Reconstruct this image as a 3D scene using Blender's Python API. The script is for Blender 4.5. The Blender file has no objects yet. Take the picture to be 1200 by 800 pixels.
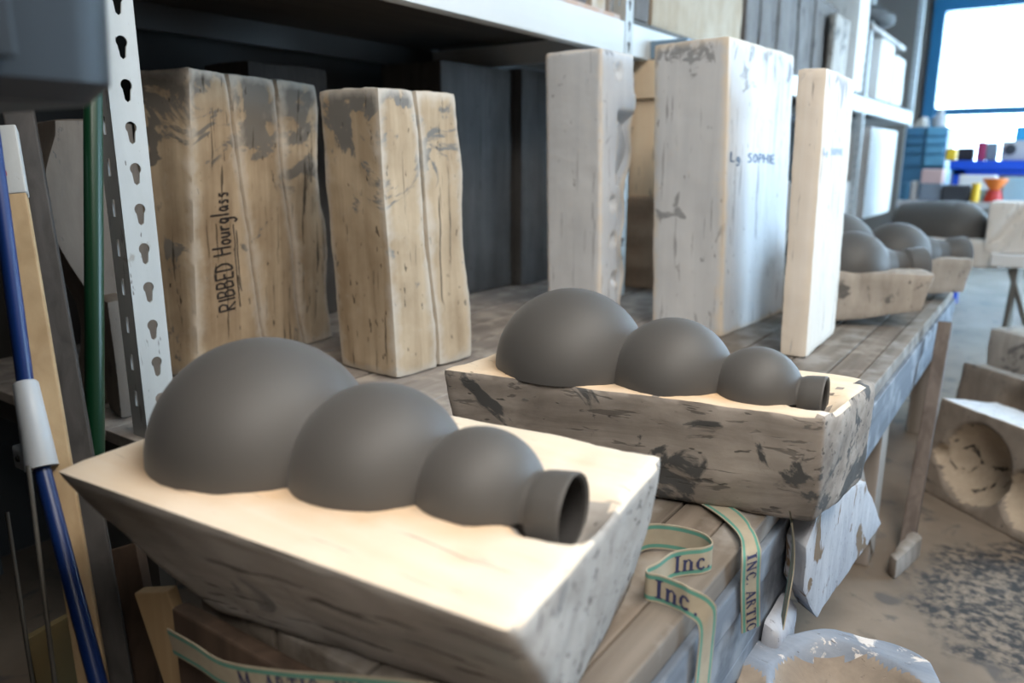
import bpy, bmesh, math, random
from math import sin, cos, pi, sqrt, atan2
from mathutils import Vector as V, Matrix, noise
from mathutils.bvhtree import BVHTree

S = bpy.context.scene
COL = S.collection
random.seed(4)

# ------------------------------------------------------------------ camera
FPX = 900.0                       # focal length in pixels of a 1200 x 800 frame
ZC = 0.92                         # camera height over the floor
PITCH = atan2(212.0, FPX)
YAW = atan2(643.0, sqrt(FPX * FPX + 212.0 ** 2))
FH = V((-sin(YAW), cos(YAW), 0)); RT = V((cos(YAW), sin(YAW), 0)); UZ = V((0, 0, 1))
FW = FH * cos(PITCH) - UZ * sin(PITCH); UP = UZ * cos(PITCH) + FH * sin(PITCH)
EYE = V((0, 0, ZC))

cam = bpy.data.cameras.new('camera'); cam.sensor_width = 36.0; cam.lens = 36.0 * FPX / 1200.0
cam.clip_start = 0.02; cam.clip_end = 100
cam.dof.use_dof = True; cam.dof.focus_distance = 1.02; cam.dof.aperture_fstop = 3.2
camo = bpy.data.objects.new('camera', cam); COL.objects.link(camo)
camo.matrix_world = Matrix(((RT.x, UP.x, -FW.x, 0), (RT.y, UP.y, -FW.y, 0), (RT.z, UP.z, -FW.z, ZC), (0, 0, 0, 1)))
S.camera = camo

# ------------------------------------------------------------------ world, lamps, exposure
W = bpy.data.worlds.new('sky'); S.world = W; W.use_nodes = True
bgn = W.node_tree.nodes['Background']
bgn.inputs[0].default_value = (0.55, 0.78, 1.0, 1); bgn.inputs[1].default_value = 15.0
S.view_settings.view_transform = 'Standard'; S.view_settings.look = 'None'
S.view_settings.gamma = 1.0; S.view_settings.use_curve_mapping = False
S.view_settings.exposure = 0.15
S.render.engine = 'CYCLES'
S.cycles.max_bounces = 8; S.cycles.diffuse_bounces = 5

CEIL = 2.75
LAMPS = [  # x, y, power
    (0.60, 0.85, 48.0),
    (0.60, -0.95, 58.0),
    (0.60, 4.6, 16.0),
]
def area(name, loc, target, sx, sy, power, color, portal=False):
    l = bpy.data.lights.new(name, 'AREA'); l.shape = 'RECTANGLE'; l.size = sx; l.size_y = sy
    l.energy = power; l.color = color
    o = bpy.data.objects.new(name, l); COL.objects.link(o); o.location = loc
    o.rotation_euler = (V(target) - V(loc)).to_track_quat('-Z', 'Y').to_euler()
    if portal: l.cycles.is_portal = True
    return o
for i, (x, y, p) in enumerate(LAMPS):
    area('tube_light', (x, y, CEIL - 0.16), (x, y, 0), 0.9, 1.5, p, (1.0, 0.945, 0.87))

# room extents
XL, XR, YB, YF = -1.95, 2.6, -2.0, 8.6
DOOR = (3.2, 5.8, 0.0, 2.3)          # open roll-up doorway in the right wall: y0, y1, z0, z1
WIN = (-1.15, 2.45, 0.80, 2.36)        # window in the far wall: x0, x1, z0, z1
area('portal_door', (XR + 0.02, (DOOR[0] + DOOR[1]) / 2, (DOOR[2] + DOOR[3]) / 2), (0, (DOOR[0] + DOOR[1]) / 2, (DOOR[2] + DOOR[3]) / 2),
     DOOR[1] - DOOR[0], DOOR[3] - DOOR[2], 1, (1, 1, 1), True)
area('portal_window', ((WIN[0] + WIN[1]) / 2, YF + 0.14, (WIN[2] + WIN[3]) / 2), ((WIN[0] + WIN[1]) / 2, 0, (WIN[2] + WIN[3]) / 2),
     WIN[1] - WIN[0], WIN[3] - WIN[2], 1, (1, 1, 1), True)

# ------------------------------------------------------------------ points in the room
def ray(x, y):
    return (FW * FPX + RT * (x - 600.0) + UP * (400.0 - y)).normalized()
def pz(x, y, z):
    d = ray(x, y); return EYE + d * ((z - ZC) / d.z)
def px(x, y, X):
    d = ray(x, y); return EYE + d * (X / d.x)
def py(x, y, Y):
    d = ray(x, y); return EYE + d * (Y / d.y)
def vert_z(p, y):
    """height on the vertical through p that is seen at image row y"""
    lo, hi = -1.0, 3.5
    for _ in range(50):
        m = (lo + hi) / 2
        q = V((p.x, p.y, m)) - EYE
        if 400 - FPX * q.dot(UP) / q.dot(FW) > y: lo = m
        else: hi = m
    return m
ZB = 0.50                           # bench top

# ------------------------------------------------------------------ materials
def newmat(name):
    m = bpy.data.materials.new(name); m.use_nodes = True
    return m, m.node_tree.nodes, m.node_tree.links, m.node_tree.nodes['Principled BSDF']
def c4(c): return (c[0], c[1], c[2], 1)
def ramp(n, a, b):
    r = n.new('ShaderNodeValToRGB'); r.color_ramp.elements[0].position = a; r.color_ramp.elements[1].position = b
    return r
def flat(name, c, rough=0.6, metal=0.0, var=0.12, scale=12.0, bump=0.0):
    m, n, l, b = newmat(name)
    b.inputs['Roughness'].default_value = rough; b.inputs['Metallic'].default_value = metal
    tc = n.new('ShaderNodeTexCoord'); no = n.new('ShaderNodeTexNoise'); no.inputs['Scale'].default_value = scale; no.inputs['Detail'].default_value = 5
    l.new(tc.outputs['Object'], no.inputs['Vector'])
    mx = n.new('ShaderNodeMixRGB'); mx.inputs[1].default_value = c4([v * (1 - var) for v in c]); mx.inputs[2].default_value = c4([min(1, v * (1 + var)) for v in c])
    l.new(no.outputs['Fac'], mx.inputs[0]); l.new(mx.outputs[0], b.inputs['Base Color'])
    if bump:
        bp = n.new('ShaderNodeBump'); bp.inputs['Strength'].default_value = bump; bp.inputs['Distance'].default_value = 0.003
        l.new(no.outputs['Fac'], bp.inputs['Height']); l.new(bp.outputs[0], b.inputs['Normal'])
    return m
def plaster(name, c1, c2, c3, patch=0.6, streak=(1, 1, 0.07), streak_amt=0.5, streak_c=(0.09, 0.085, 0.08), scale=1.0, seed=0.0,
            topband=None, pits=0.7, stain=None, stain_c=(0.60, 0.36, 0.17), rough=0.8, bump=0.35, st_th=0.65, st_scale=80, edge=None):
    """worn plaster: broad tint c1-c2, hard-edged slip patches c3, scratches drawn out along one axis, pits"""
    m, n, l, b = newmat(name)
    b.inputs['Roughness'].default_value = rough
    b.inputs['Specular IOR Level'].default_value = 0.25
    tc = n.new('ShaderNodeTexCoord')
    mp = n.new('ShaderNodeMapping'); mp.inputs['Location'].default_value = (seed, seed * 1.7, seed * 0.6)
    l.new(tc.outputs['Object'], mp.inputs['Vector'])
    def nz(s, det=6, dist=0.0, vec=None, ro=0.6):
        q = n.new('ShaderNodeTexNoise'); q.inputs['Scale'].default_value = s; q.inputs['Detail'].default_value = det
        q.inputs['Distortion'].default_value = dist; q.inputs['Roughness'].default_value = ro
        l.new(vec or mp.outputs[0], q.inputs['Vector']); return q
    def mix(a, bb, f):
        x = n.new('ShaderNodeMixRGB')
        for sk, v in ((1, a), (2, bb)):
            if isinstance(v, tuple): x.inputs[sk].default_value = c4(v)
            else: l.new(v, x.inputs[sk])
        if isinstance(f, float): x.inputs[0].default_value = f
        else: l.new(f, x.inputs[0])
        return x.outputs[0]
    def mul(a, v):
        x = n.new('ShaderNodeMath'); x.operation = 'MULTIPLY'; l.new(a, x.inputs[0])
        if isinstance(v, float): x.inputs[1].default_value = v
        else: l.new(v, x.inputs[1])
        return x.outputs[0]
    def add(a, bb):
        x = n.new('ShaderNodeMath'); x.operation = 'ADD'; l.new(a, x.inputs[0])
        if isinstance(bb, float): x.inputs[1].default_value = bb
        else: l.new(bb, x.inputs[1])
        return x.outputs[0]
    mg = n.new('ShaderNodeMapping'); mg.inputs['Scale'].default_value = tuple(26 * (s * 0.6 + 0.02 if s < 1 else s) * scale for s in streak); mg.inputs['Location'].default_value = (seed, seed * 2, seed * 3)
    l.new(tc.outputs['Object'], mg.inputs['Vector'])
    r = ramp(n, 0.38, 0.64); l.new(add(mul(nz(5 * scale, 8).outputs['Fac'], 0.5), mul(nz(1.0, 6, 0.6, mg.outputs[0], 0.65).outputs['Fac'], 0.5)), r.inputs[0])
    col = mix(c1, c2, r.outputs[0])
    if stain:
        # damp slip stain left round the cast, a ring about each bulb (world positions of the bulbs relative to the mould)
        tot = None
        for (sx, sy, sz, R) in stain:
            d = n.new('ShaderNodeVectorMath'); d.operation = 'DISTANCE'; l.new(tc.outputs['Object'], d.inputs[0]); d.inputs[1].default_value = (sx, sy, sz)
            mr = n.new('ShaderNodeMapRange'); mr.inputs['From Min'].default_value = R + 0.03; mr.inputs['From Max'].default_value = R - 0.004
            l.new(d.outputs['Value'], mr.inputs['Value'])
            tot = mr.outputs[0] if tot is None else add(tot, mr.outputs[0])
        sn = ramp(n, 0.3, 0.7); l.new(nz(9, 5).outputs['Fac'], sn.inputs[0])
        cl = n.new('ShaderNodeClamp'); l.new(mul(tot, 0.9), cl.inputs[0])
        col = mix(col, stain_c, mul(cl.outputs[0], add(mul(sn.outputs[0], 0.6), 0.25)))
    pf = nz(8 * scale, 9, 1.2).outputs['Fac']
    if topband:
        sp = n.new('ShaderNodeSeparateXYZ'); l.new(tc.outputs['Object'], sp.inputs[0])
        mr = n.new('ShaderNodeMapRange'); mr.inputs['From Min'].default_value = topband[0]; mr.inputs['From Max'].default_value = topband[1]
        mr.inputs['To Max'].default_value = topband[2]
        l.new(sp.outputs['Z'], mr.inputs['Value']); pf = add(pf, mr.outputs[0])
    r2 = ramp(n, patch, patch + 0.035); l.new(pf, r2.inputs[0])
    col = mix(col, c3, r2.outputs[0])
    ms = n.new('ShaderNodeMapping'); ms.inputs['Scale'].default_value = tuple(st_scale * s * scale for s in streak); ms.inputs['Location'].default_value = (seed * 3, seed, seed * 2)
    l.new(tc.outputs['Object'], ms.inputs['Vector'])
    st = nz(1.0, 3, 0.4, ms.outputs[0]).outputs['Fac']
    r3 = ramp(n, st_th, st_th + 0.035); l.new(st, r3.inputs[0])
    col = mix(col, streak_c, mul(r3.outputs[0], float(streak_amt)))
    r4 = ramp(n, pits, pits + 0.03); mpt = n.new('ShaderNodeMapping'); mpt.inputs['Scale'].default_value = tuple(1.0 if s >= 1 else 0.35 for s in streak); l.new(tc.outputs['Object'], mpt.inputs['Vector'])
    pt = nz(85 * scale, 2, 0.0, mpt.outputs[0]).outputs['Fac']; l.new(pt, r4.inputs[0])
    col = mix(col, streak_c, mul(r4.outputs[0], 0.8))
    if edge:            # bare, chipped arrises
        ge = n.new('ShaderNodeNewGeometry'); re_ = ramp(n, 0.51, 0.56); l.new(add(ge.outputs['Pointiness'], mul(add(nz(22, 4).outputs['Fac'], -0.5), 0.08)), re_.inputs[0])
        col = mix(col, edge, mul(re_.outputs[0], 0.8))
    l.new(col, b.inputs['Base Color'])
    h = add(mul(nz(40 * scale, 6).outputs['Fac'], 1.0), mul(r3.outputs[0], -0.9)); h = add(h, mul(r4.outputs[0], -1.0)); h = add(h, mul(r2.outputs[0], 0.35))
    bp = n.new('ShaderNodeBump'); bp.inputs['Strength'].default_value = bump; bp.inputs['Distance'].default_value = 0.002
    l.new(h, bp.inputs['Height']); l.new(bp.outputs[0], b.inputs['Normal'])
    return m
def wood(name, c1, c2, axis=1, rough=0.7, scale=1.0, dust=None, metal=0):
    m, n, l, b = newmat(name); b.inputs['Roughness'].default_value = rough
    tc = n.new('ShaderNodeTexCoord'); mp = n.new('ShaderNodeMapping')
    sc = [38.0 * scale] * 3; sc[axis] = 2.0 * scale; mp.inputs['Scale'].default_value = sc
    l.new(tc.outputs['Object'], mp.inputs[0])
    no = n.new('ShaderNodeTexNoise'); no.inputs['Scale'].default_value = 1.0; no.inputs['Detail'].default_value = 6; no.inputs['Distortion'].default_value = 0.5
    l.new(mp.outputs[0], no.inputs['Vector']); r = ramp(n, 0.32, 0.68); l.new(no.outputs['Fac'], r.inputs[0])
    mx = n.new('ShaderNodeMixRGB'); mx.inputs[1].default_value = c4(c1); mx.inputs[2].default_value = c4(c2); l.new(r.outputs[0], mx.inputs[0])
    out = mx.outputs[0]
    if dust:
        n2 = n.new('ShaderNodeTexNoise'); n2.inputs['Scale'].default_value = 14; n2.inputs['Detail'].default_value = 9; l.new(tc.outputs['Object'], n2.inputs['Vector'])
        r2 = ramp(n, 0.48, 0.62); l.new(n2.outputs['Fac'], r2.inputs[0])
        m2 = n.new('ShaderNodeMixRGB'); l.new(out, m2.inputs[1]); m2.inputs[2].default_value = c4(dust); l.new(r2.outputs[0], m2.inputs[0]); out = m2.outputs[0]
    l.new(out, b.inputs['Base Color'])
    bp = n.new('ShaderNodeBump'); bp.inputs['Strength'].default_value = 0.4; bp.inputs['Distance'].default_value = 0.002
    l.new(no.outputs['Fac'], bp.inputs['Height']); l.new(bp.outputs[0], b.inputs['Normal'])
    return m

M = {}
CREAM = (0.80, 0.66, 0.50)
M['hg'] = plaster('tan_aged_plaster', (0.30, 0.215, 0.135), (0.58, 0.46, 0.32), (0.20, 0.18, 0.155), 0.60, (1, 1, 0.035), 0.85, (0.05, 0.04, 0.03), 1.0, 1.3, (0.34, 0.6, 0.2), 0.68, st_th=0.62, edge=(0.62, 0.56, 0.48))
M['hg_b'] = plaster('tan_aged_plaster_second', (0.36, 0.265, 0.17), (0.60, 0.48, 0.34), (0.21, 0.20, 0.185), 0.62, (1, 1, 0.035), 0.85, (0.05, 0.04, 0.03), 1.0, 7.3, (0.36, 0.58, 0.18), 0.68, st_th=0.63, edge=(0.62, 0.57, 0.50))
M['white'] = plaster('white_plaster', (0.62, 0.64, 0.67), (0.74, 0.755, 0.775), (0.36, 0.37, 0.39), 0.66, (1, 1, 0.06), 0.6, (0.2, 0.2, 0.22), 1.0, 2.1, (0.50, 0.72, 0.2), 0.70, st_th=0.63, edge=(0.80, 0.68, 0.53))
M['white_b'] = plaster('white_plaster_narrow', (0.62, 0.64, 0.67), (0.74, 0.755, 0.775), (0.37, 0.38, 0.41), 0.69, (1, 1, 0.06), 0.5, (0.2, 0.2, 0.22), 1.0, 5.1, (0.52, 0.78, 0.22), 0.71, st_th=0.63, edge=(0.80, 0.70, 0.58))
M['white_c'] = plaster('white_plaster_tan_faced', (0.70, 0.62, 0.53), (0.78, 0.73, 0.67), (0.40, 0.40, 0.42), 0.69, (1, 1, 0.06), 0.5, (0.2, 0.18, 0.18), 1.0, 8.4, (0.42, 0.62, 0.22), 0.70, st_th=0.62, edge=(0.80, 0.72, 0.62))
M['tanwhite'] = plaster('cream_plaster', (0.80, 0.60, 0.40), (0.85, 0.68, 0.48), (0.5, 0.4, 0.3), 0.72, (1, 1, 0.1), 0.4, (0.1, 0.07, 0.05), 1.0, 3.3, None, 0.72)
M['brownblock'] = plaster('brown_plaster', (0.33, 0.24, 0.17), (0.42, 0.32, 0.23), (0.25, 0.18, 0.13), 0.66, (1, 1, 0.1), 0.3, seed=9.1)
M['dusty'] = plaster('dusty_grey_plaster', (0.27, 0.235, 0.20), (0.48, 0.43, 0.38), (0.15, 0.14, 0.13), 0.55, (1, 1, 0.3), 0.5, seed=4.4)
M['dusty_b'] = plaster('dusty_plaster_second', (0.30, 0.27, 0.235), (0.50, 0.46, 0.42), (0.18, 0.17, 0.165), 0.57, (1, 1, 0.3), 0.5, seed=6.4)
M['broken'] = plaster('blue_grey_broken_plaster', (0.30, 0.31, 0.35), (0.46, 0.47, 0.50), (0.17, 0.115, 0.07), 0.60, (1, 1, 0.5), 0.5, seed=8.8, scale=1.4)
M['cavity'] = plaster('cavity_mould_plaster', (0.19, 0.155, 0.125), (0.28, 0.235, 0.195), (0.11, 0.095, 0.085), 0.62, (1, 1, 0.5), 0.4, seed=2.9)
M['bluewhite'] = plaster('blue_grey_slip_plaster', (0.17, 0.20, 0.25), (0.27, 0.30, 0.35), (0.60, 0.56, 0.53), 0.60, (0.3, 1, 1), 0.3, seed=5.5, scale=1.6)
M['darkmold'] = plaster('blackened_plaster', (0.055, 0.052, 0.05), (0.10, 0.095, 0.09), (0.26, 0.2, 0.14), 0.68, (1, 1, 0.05), 0.6, (0.02, 0.02, 0.02), 1.0, 3.0)
M['tan_up'] = plaster('tan_shelf_plaster', (0.36, 0.27, 0.18), (0.47, 0.385, 0.29), (0.3, 0.25, 0.2), 0.66, (1, 1, 0.06), 0.5, seed=3.8)
M['ribmold'] = plaster('grey_weathered_plaster', (0.10, 0.088, 0.08), (0.20, 0.18, 0.165), (0.055, 0.05, 0.05), 0.6, (1, 1, 0.03), 0.8, (0.05, 0.05, 0.05), 1.0, 4.0)
M['leftmold'] = plaster('grey_brown_plaster', (0.125, 0.102, 0.084), (0.185, 0.155, 0.128), (0.10, 0.08, 0.07), 0.63, (1, 1, 0.3), 0.5, seed=1.9)
M['farwhite'] = plaster('far_white_plaster', (0.75, 0.70, 0.64), (0.82, 0.79, 0.76), (0.6, 0.55, 0.5), 0.7, seed=1.2)
def clay(name, c):
    m, n, l, b = newmat(name)
    tc = n.new('ShaderNodeTexCoord'); no = n.new('ShaderNodeTexNoise'); no.inputs['Scale'].default_value = 7; no.inputs['Detail'].default_value = 4
    l.new(tc.outputs['Object'], no.inputs['Vector'])
    mx = n.new('ShaderNodeMixRGB'); mx.inputs[1].default_value = c4([v * .92 for v in c]); mx.inputs[2].default_value = c4([v * 1.08 for v in c])
    l.new(no.outputs['Fac'], mx.inputs[0]); l.new(mx.outputs[0], b.inputs['Base Color'])
    b.inputs['Roughness'].default_value = 0.58; b.inputs['Specular IOR Level'].default_value = 0.5
    b.inputs['Sheen Weight'].default_value = 0.12; b.inputs['Sheen Roughness'].default_value = 0.45
    fine = n.new('ShaderNodeTexNoise'); fine.inputs['Scale'].default_value = 160; l.new(tc.outputs['Object'], fine.inputs['Vector'])
    bp = n.new('ShaderNodeBump'); bp.inputs['Strength'].default_value = 0.06; bp.inputs['Distance'].default_value = 0.001
    l.new(fine.outputs['Fac'], bp.inputs['Height']); l.new(bp.outputs[0], b.inputs['Normal'])
    return m
M['clay'] = clay('grey_leather_hard_clay', (0.076, 0.071, 0.067))
M['clay_in'] = flat('clay_inside_shade', (0.016, 0.014, 0.013), 0.8)  # dark colour paints the shade inside the cast mouths
M['bench'] = wood('worn_bench_wood', (0.115, 0.092, 0.072), (0.215, 0.182, 0.15), 1, dust=(0.28, 0.255, 0.23))
M['bench_in'] = wood('bare_bench_wood', (0.125, 0.096, 0.073), (0.215, 0.175, 0.138), 1, dust=(0.27, 0.235, 0.20))
M['apron'] = wood('blue_lit_bench_wood', (0.075, 0.09, 0.115), (0.15, 0.175, 0.215), 1, dust=(0.24, 0.265, 0.30))  # blue daylight on the bench front is put into the wood colour
M['legwood'] = wood('grey_leg_wood', (0.20, 0.17, 0.14), (0.32, 0.28, 0.25), 2)
M['leanwood'] = wood('brown_lean_board', (0.075, 0.055, 0.045), (0.15, 0.118, 0.10), 2)
M['deck'] = wood('grey_shelf_wood', (0.22, 0.19, 0.17), (0.34, 0.30, 0.27), 1, dust=(0.45, 0.40, 0.35))
M['plank'] = wood('pale_pine', (0.40, 0.27, 0.14), (0.52, 0.37, 0.21), 2)
M['darkboard'] = wood('dark_weathered_board', (0.035, 0.032, 0.03), (0.07, 0.063, 0.06), 2)
M['brownboard'] = wood('dark_brown_board', (0.05, 0.032, 0.022), (0.10, 0.065, 0.045), 2)
M['chip'] = wood('pinkish_chipboard', (0.45, 0.29, 0.21), (0.6, 0.42, 0.32), 1, dust=(0.5, 0.42, 0.38))
M['whitemetal'] = plaster('white_enamel_steel', (0.60, 0.60, 0.58), (0.66, 0.66, 0.64), (0.5, 0.5, 0.49), 0.72, (0.1, 0.05, 1), 0.25, (0.16, 0.14, 0.12), 0.6, 1.1, None, 0.74, rough=0.45, bump=0.1)
M['greymetal'] = plaster('grey_enamel_steel', (0.43, 0.44, 0.43), (0.50, 0.51, 0.50), (0.33, 0.31, 0.28), 0.66, (1, 1, 0.2), 0.5, (0.10, 0.08, 0.07), 1.0, 1.7, None, 0.70, rough=0.5, bump=0.12)
M['bluemetal'] = flat('dark_grey_steel', (0.045, 0.045, 0.044), 0.5)
M['shelfboard'] = wood('dark_particle_board', (0.06, 0.05, 0.042), (0.09, 0.077, 0.065), 1)
M['green'] = flat('green_plastic_pole', (0.003, 0.036, 0.014), 0.35)
M['blue'] = flat('blue_plastic_pole', (0.006, 0.028, 0.14), 0.35)
M['plastic'] = flat('white_plastic', (0.52, 0.55, 0.58), 0.4, var=0.05)
M['tub'] = flat('navy_plastic', (0.004, 0.0075, 0.012), 0.55, var=0.05)
M['cable'] = flat('grey_steel_rod', (0.2, 0.19, 0.17), 0.4, 0.5)
M['ribbon'] = flat('cream_webbing', (0.38, 0.33, 0.245), 0.8, var=0.2, scale=60)
M['teal'] = flat('teal_webbing_stripe', (0.10, 0.28, 0.22), 0.8, var=0.2, scale=60)
M['navy'] = flat('navy_print', (0.03, 0.035, 0.10), 0.8)
M['ink'] = flat('black_marker', (0.035, 0.03, 0.03), 0.6)
M['inkblue'] = flat('blue_marker', (0.03, 0.09, 0.20), 0.6)
M['inkfaint'] = flat('faded_blue_marker', (0.35, 0.45, 0.6), 0.6)
M['cardboard'] = flat('dull_cardboard', (0.06, 0.038, 0.022), 0.8)
M['ochre'] = flat('ochre_card', (0.12, 0.075, 0.02), 0.8)
M['cloth'] = flat('grey_teal_cloth', (0.035, 0.06, 0.07), 0.9, scale=30, bump=0.6)
M['black'] = flat('black_rubber', (0.012, 0.012, 0.012), 0.7)

# ------------------------------------------------------------------ mesh helpers
def bmnew(): return bmesh.new()
def link(name, bm, mat, parent=None, loc=None, smooth=None, recalc=True):
    """bm is in world coordinates; the object gets its origin at loc (or its parent's)"""
    if recalc: bmesh.ops.recalc_face_normals(bm, faces=bm.faces[:])
    me = bpy.data.meshes.new(name)
    if loc is None:
        if parent is not None: loc = V((0, 0, 0)); off = WLOC[parent.name]
        else:
            lo = [min(v.co[i] for v in bm.verts) for i in range(3)]; hi = [max(v.co[i] for v in bm.verts) for i in range(3)]
            loc = V(((lo[0] + hi[0]) / 2, (lo[1] + hi[1]) / 2, lo[2])); off = loc
    else: off = loc
    bm.transform(Matrix.Translation(-V(off)))
    bm.to_mesh(me); bm.free()
    for mm in (mat if isinstance(mat, (list, tuple)) else [mat]): me.materials.append(mm)
    if smooth is not None:
        me.shade_smooth(); me.set_sharp_from_angle(angle=math.radians(smooth))
    o = bpy.data.objects.new(name, me); COL.objects.link(o)
    if parent is not None:
        o.parent = parent; WLOC[o.name] = WLOC[parent.name]
    else:
        o.location = loc; WLOC[o.name] = V(loc)
    return o
WLOC = {}
def tag(o, label, cat, group=None):
    o['label'] = label; o['category'] = cat
    if group: o['group'] = group
    return o
def thing(name, label, cat, loc, group=None):
    o = bpy.data.objects.new(name, None); COL.objects.link(o); o.location = loc; o.empty_display_size = 0.05
    WLOC[o.name] = V(loc); return tag(o, label, cat, group)
def struct(name, bm, mat, parent=None, smooth=None):
    o = link(name, bm, mat, parent, smooth=smooth)
    if parent is None: o['kind'] = 'structure'
    return o
def bev(bm, w, seg=2):
    if w > 0: bmesh.ops.bevel(bm, geom=bm.edges[:] , offset=w, segments=seg, profile=0.6, affect='EDGES')
    return bm
def hexa(b4, t4, w=0.0, seg=2, bm=None):
    own = bm is None
    q = bmesh.new()
    vs = [q.verts.new(V(p)) for p in list(b4) + list(t4)]
    for f in ((3, 2, 1, 0), (4, 5, 6, 7), (0, 1, 5, 4), (1, 2, 6, 5), (2, 3, 7, 6), (3, 0, 4, 7)): q.faces.new([vs[i] for i in f])
    bmesh.ops.recalc_face_normals(q, faces=q.faces[:]); bev(q, w, seg)
    if own: return q
    me = bpy.data.meshes.new('t'); q.to_mesh(me); q.free(); bm.from_mesh(me); bpy.data.meshes.remove(me); return bm
def box(x0, x1, y0, y1, z0, z1, w=0.0, bm=None, seg=2):
    b = [(x0, y0, z0), (x1, y0, z0), (x1, y1, z0), (x0, y1, z0)]; t = [(x, y, z1) for x, y, _ in b]
    return hexa(b, t, w, seg, bm)
def bar(a, b, w, h, up=(0, 0, 1), bev_w=0.0, bm=None):
    """a rectangular bar from a to b, w across, h in the up direction"""
    a = V(a); b = V(b); d = (b - a).normalized(); s = d.cross(V(up)).normalized(); u = s.cross(d)
    f = lambda p: [p - s * w / 2 - u * h / 2, p + s * w / 2 - u * h / 2, p + s * w / 2 + u * h / 2, p - s * w / 2 + u * h / 2]
    return hexa(f(a), f(b), bev_w, 2, bm)
def tube(pts, r, seg=12, bm=None, cap=True):
    bm = bm or bmesh.new(); pts = [V(p) for p in pts]; rings = []
    rr = r if isinstance(r, (list, tuple)) else [r] * len(pts)
    for i, p in enumerate(pts):
        d = (pts[min(i + 1, len(pts) - 1)] - pts[max(i - 1, 0)]).normalized()
        s = d.cross(V((0.31, 0.2, 0.93))); s.normalize(); u = s.cross(d)
        rings.append([bm.verts.new(p + (s * cos(2 * pi * k / seg) + u * sin(2 * pi * k / seg)) * rr[i]) for k in range(seg)])
    for a, b in zip(rings, rings[1:]):
        for k in range(seg): bm.faces.new((a[k], a[(k + 1) % seg], b[(k + 1) % seg], b[k]))
    if cap: bm.faces.new(rings[0][::-1]); bm.faces.new(rings[-1])
    return bm
def lathe(c, prof, seg=24, axis=(0, 0, 1), bm=None):
    """closed profile [(r, h)...] turned about an axis through c"""
    bm = bm or bmesh.new(); ax = V(axis).normalized(); s = ax.orthogonal().normalized(); u = ax.cross(s); c = V(c); rings = []
    for r, h in prof:
        if r < 1e-6: rings.append([bm.verts.new(c + ax * h)])
        else: rings.append([bm.verts.new(c + ax * h + (s * cos(2 * pi * k / seg) + u * sin(2 * pi * k / seg)) * r) for k in range(seg)])
    for a, b in zip(rings, rings[1:]):
        for k in range(seg):
            k2 = (k + 1) % seg
            if len(a) == 1 and len(b) == 1: continue
            if len(a) == 1: bm.faces.new((a[0], b[k], b[k2]))
            elif len(b) == 1: bm.faces.new((a[k], a[k2], b[0]))
            else: bm.faces.new((a[k], a[k2], b[k2], b[k]))
    return bm
def rough(base, top, res=0.012, smooth=3, amp=0.002, nscale=16.0, deform=None, seed=0.0, fine=0.0006):
    """a worn plaster block: lattice over the hexahedron, corners worn round, surface uneven"""
    b = [V(p) for p in base]; t = [V(p) for p in top]
    nu = max(4, int(((b[1] - b[0]).length + (t[1] - t[0]).length) / 2 / res)); nv = max(4, int(((b[3] - b[0]).length + (t[3] - t[0]).length) / 2 / res)); nw = max(4, int((t[0] - b[0]).length / res))
    bm = bmesh.new(); vs = {}
    def get(i, j, k):
        key = (i, j, k)
        if key not in vs:
            u, v, w = i / nu, j / nv, k / nw
            lo = (b[0] * (1 - u) + b[1] * u) * (1 - v) + (b[3] * (1 - u) + b[2] * u) * v
            hi = (t[0] * (1 - u) + t[1] * u) * (1 - v) + (t[3] * (1 - u) + t[2] * u) * v
            p = lo * (1 - w) + hi * w
            if deform: p = deform(u, v, w, p)
            vs[key] = bm.verts.new(p)
        return vs[key]
    for i in range(nu):
        for j in range(nv):
            for k in (0, nw): bm.faces.new((get(i, j, k), get(i + 1, j, k), get(i + 1, j + 1, k), get(i, j + 1, k)))
    for i in range(nu):
        for k in range(nw):
            for j in (0, nv): bm.faces.new((get(i, j, k), get(i + 1, j, k), get(i + 1, j, k + 1), get(i, j, k + 1)))
    for j in range(nv):
        for k in range(nw):
            for i in (0, nu): bm.faces.new((get(i, j, k), get(i, j + 1, k), get(i, j + 1, k + 1), get(i, j, k + 1)))
    bmesh.ops.recalc_face_normals(bm, faces=bm.faces[:])
    for _ in range(smooth): bmesh.ops.smooth_vert(bm, verts=bm.verts[:], factor=0.5, use_axis_x=True, use_axis_y=True, use_axis_z=True)
    bm.normal_update(); o = V((seed, seed * 2.3, -seed))
    mv = [(v, v.normal.copy()) for v in bm.verts]
    zmin = min(v.co.z for v in bm.verts)
    for v, nn in mv:
        d = amp * noise.noise(v.co * nscale + o) + amp * 0.5 * noise.noise(v.co * nscale * 2.7 + o) + fine * noise.noise(v.co * 110 + o)
        v.co += nn * d
    return bm
def quad(mid, right, left):
    """four plan corners, starting at the near corner: near, right, back, left"""
    m, r, l = V(mid), V(right), V(left); return [m, r, r + l - m, l]
def standing(basepx, tl, tm, tr, zb=ZB, flare=(1.0, 1.0)):
    """corners of an upright block from its near foot and the three near corners of its top as seen"""
    B = pz(*basepx, zb); zt = vert_z(B, tm[1])
    T = quad(pz(*tm, zt), pz(*tr, zt), pz(*tl, zt))
    d = B - T[0]
    R = B + (T[1] - T[0]) * flare[0]; L = B + (T[3] - T[0]) * flare[1]
    Q = quad(B, R, L)
    for p in Q: p.z = zb
    return Q, T
def lerp4(Q, u0, u1):
    return [Q[0].lerp(Q[1], u0), Q[0].lerp(Q[1], u1), Q[3].lerp(Q[2], u1), Q[3].lerp(Q[2], u0)]

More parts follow.
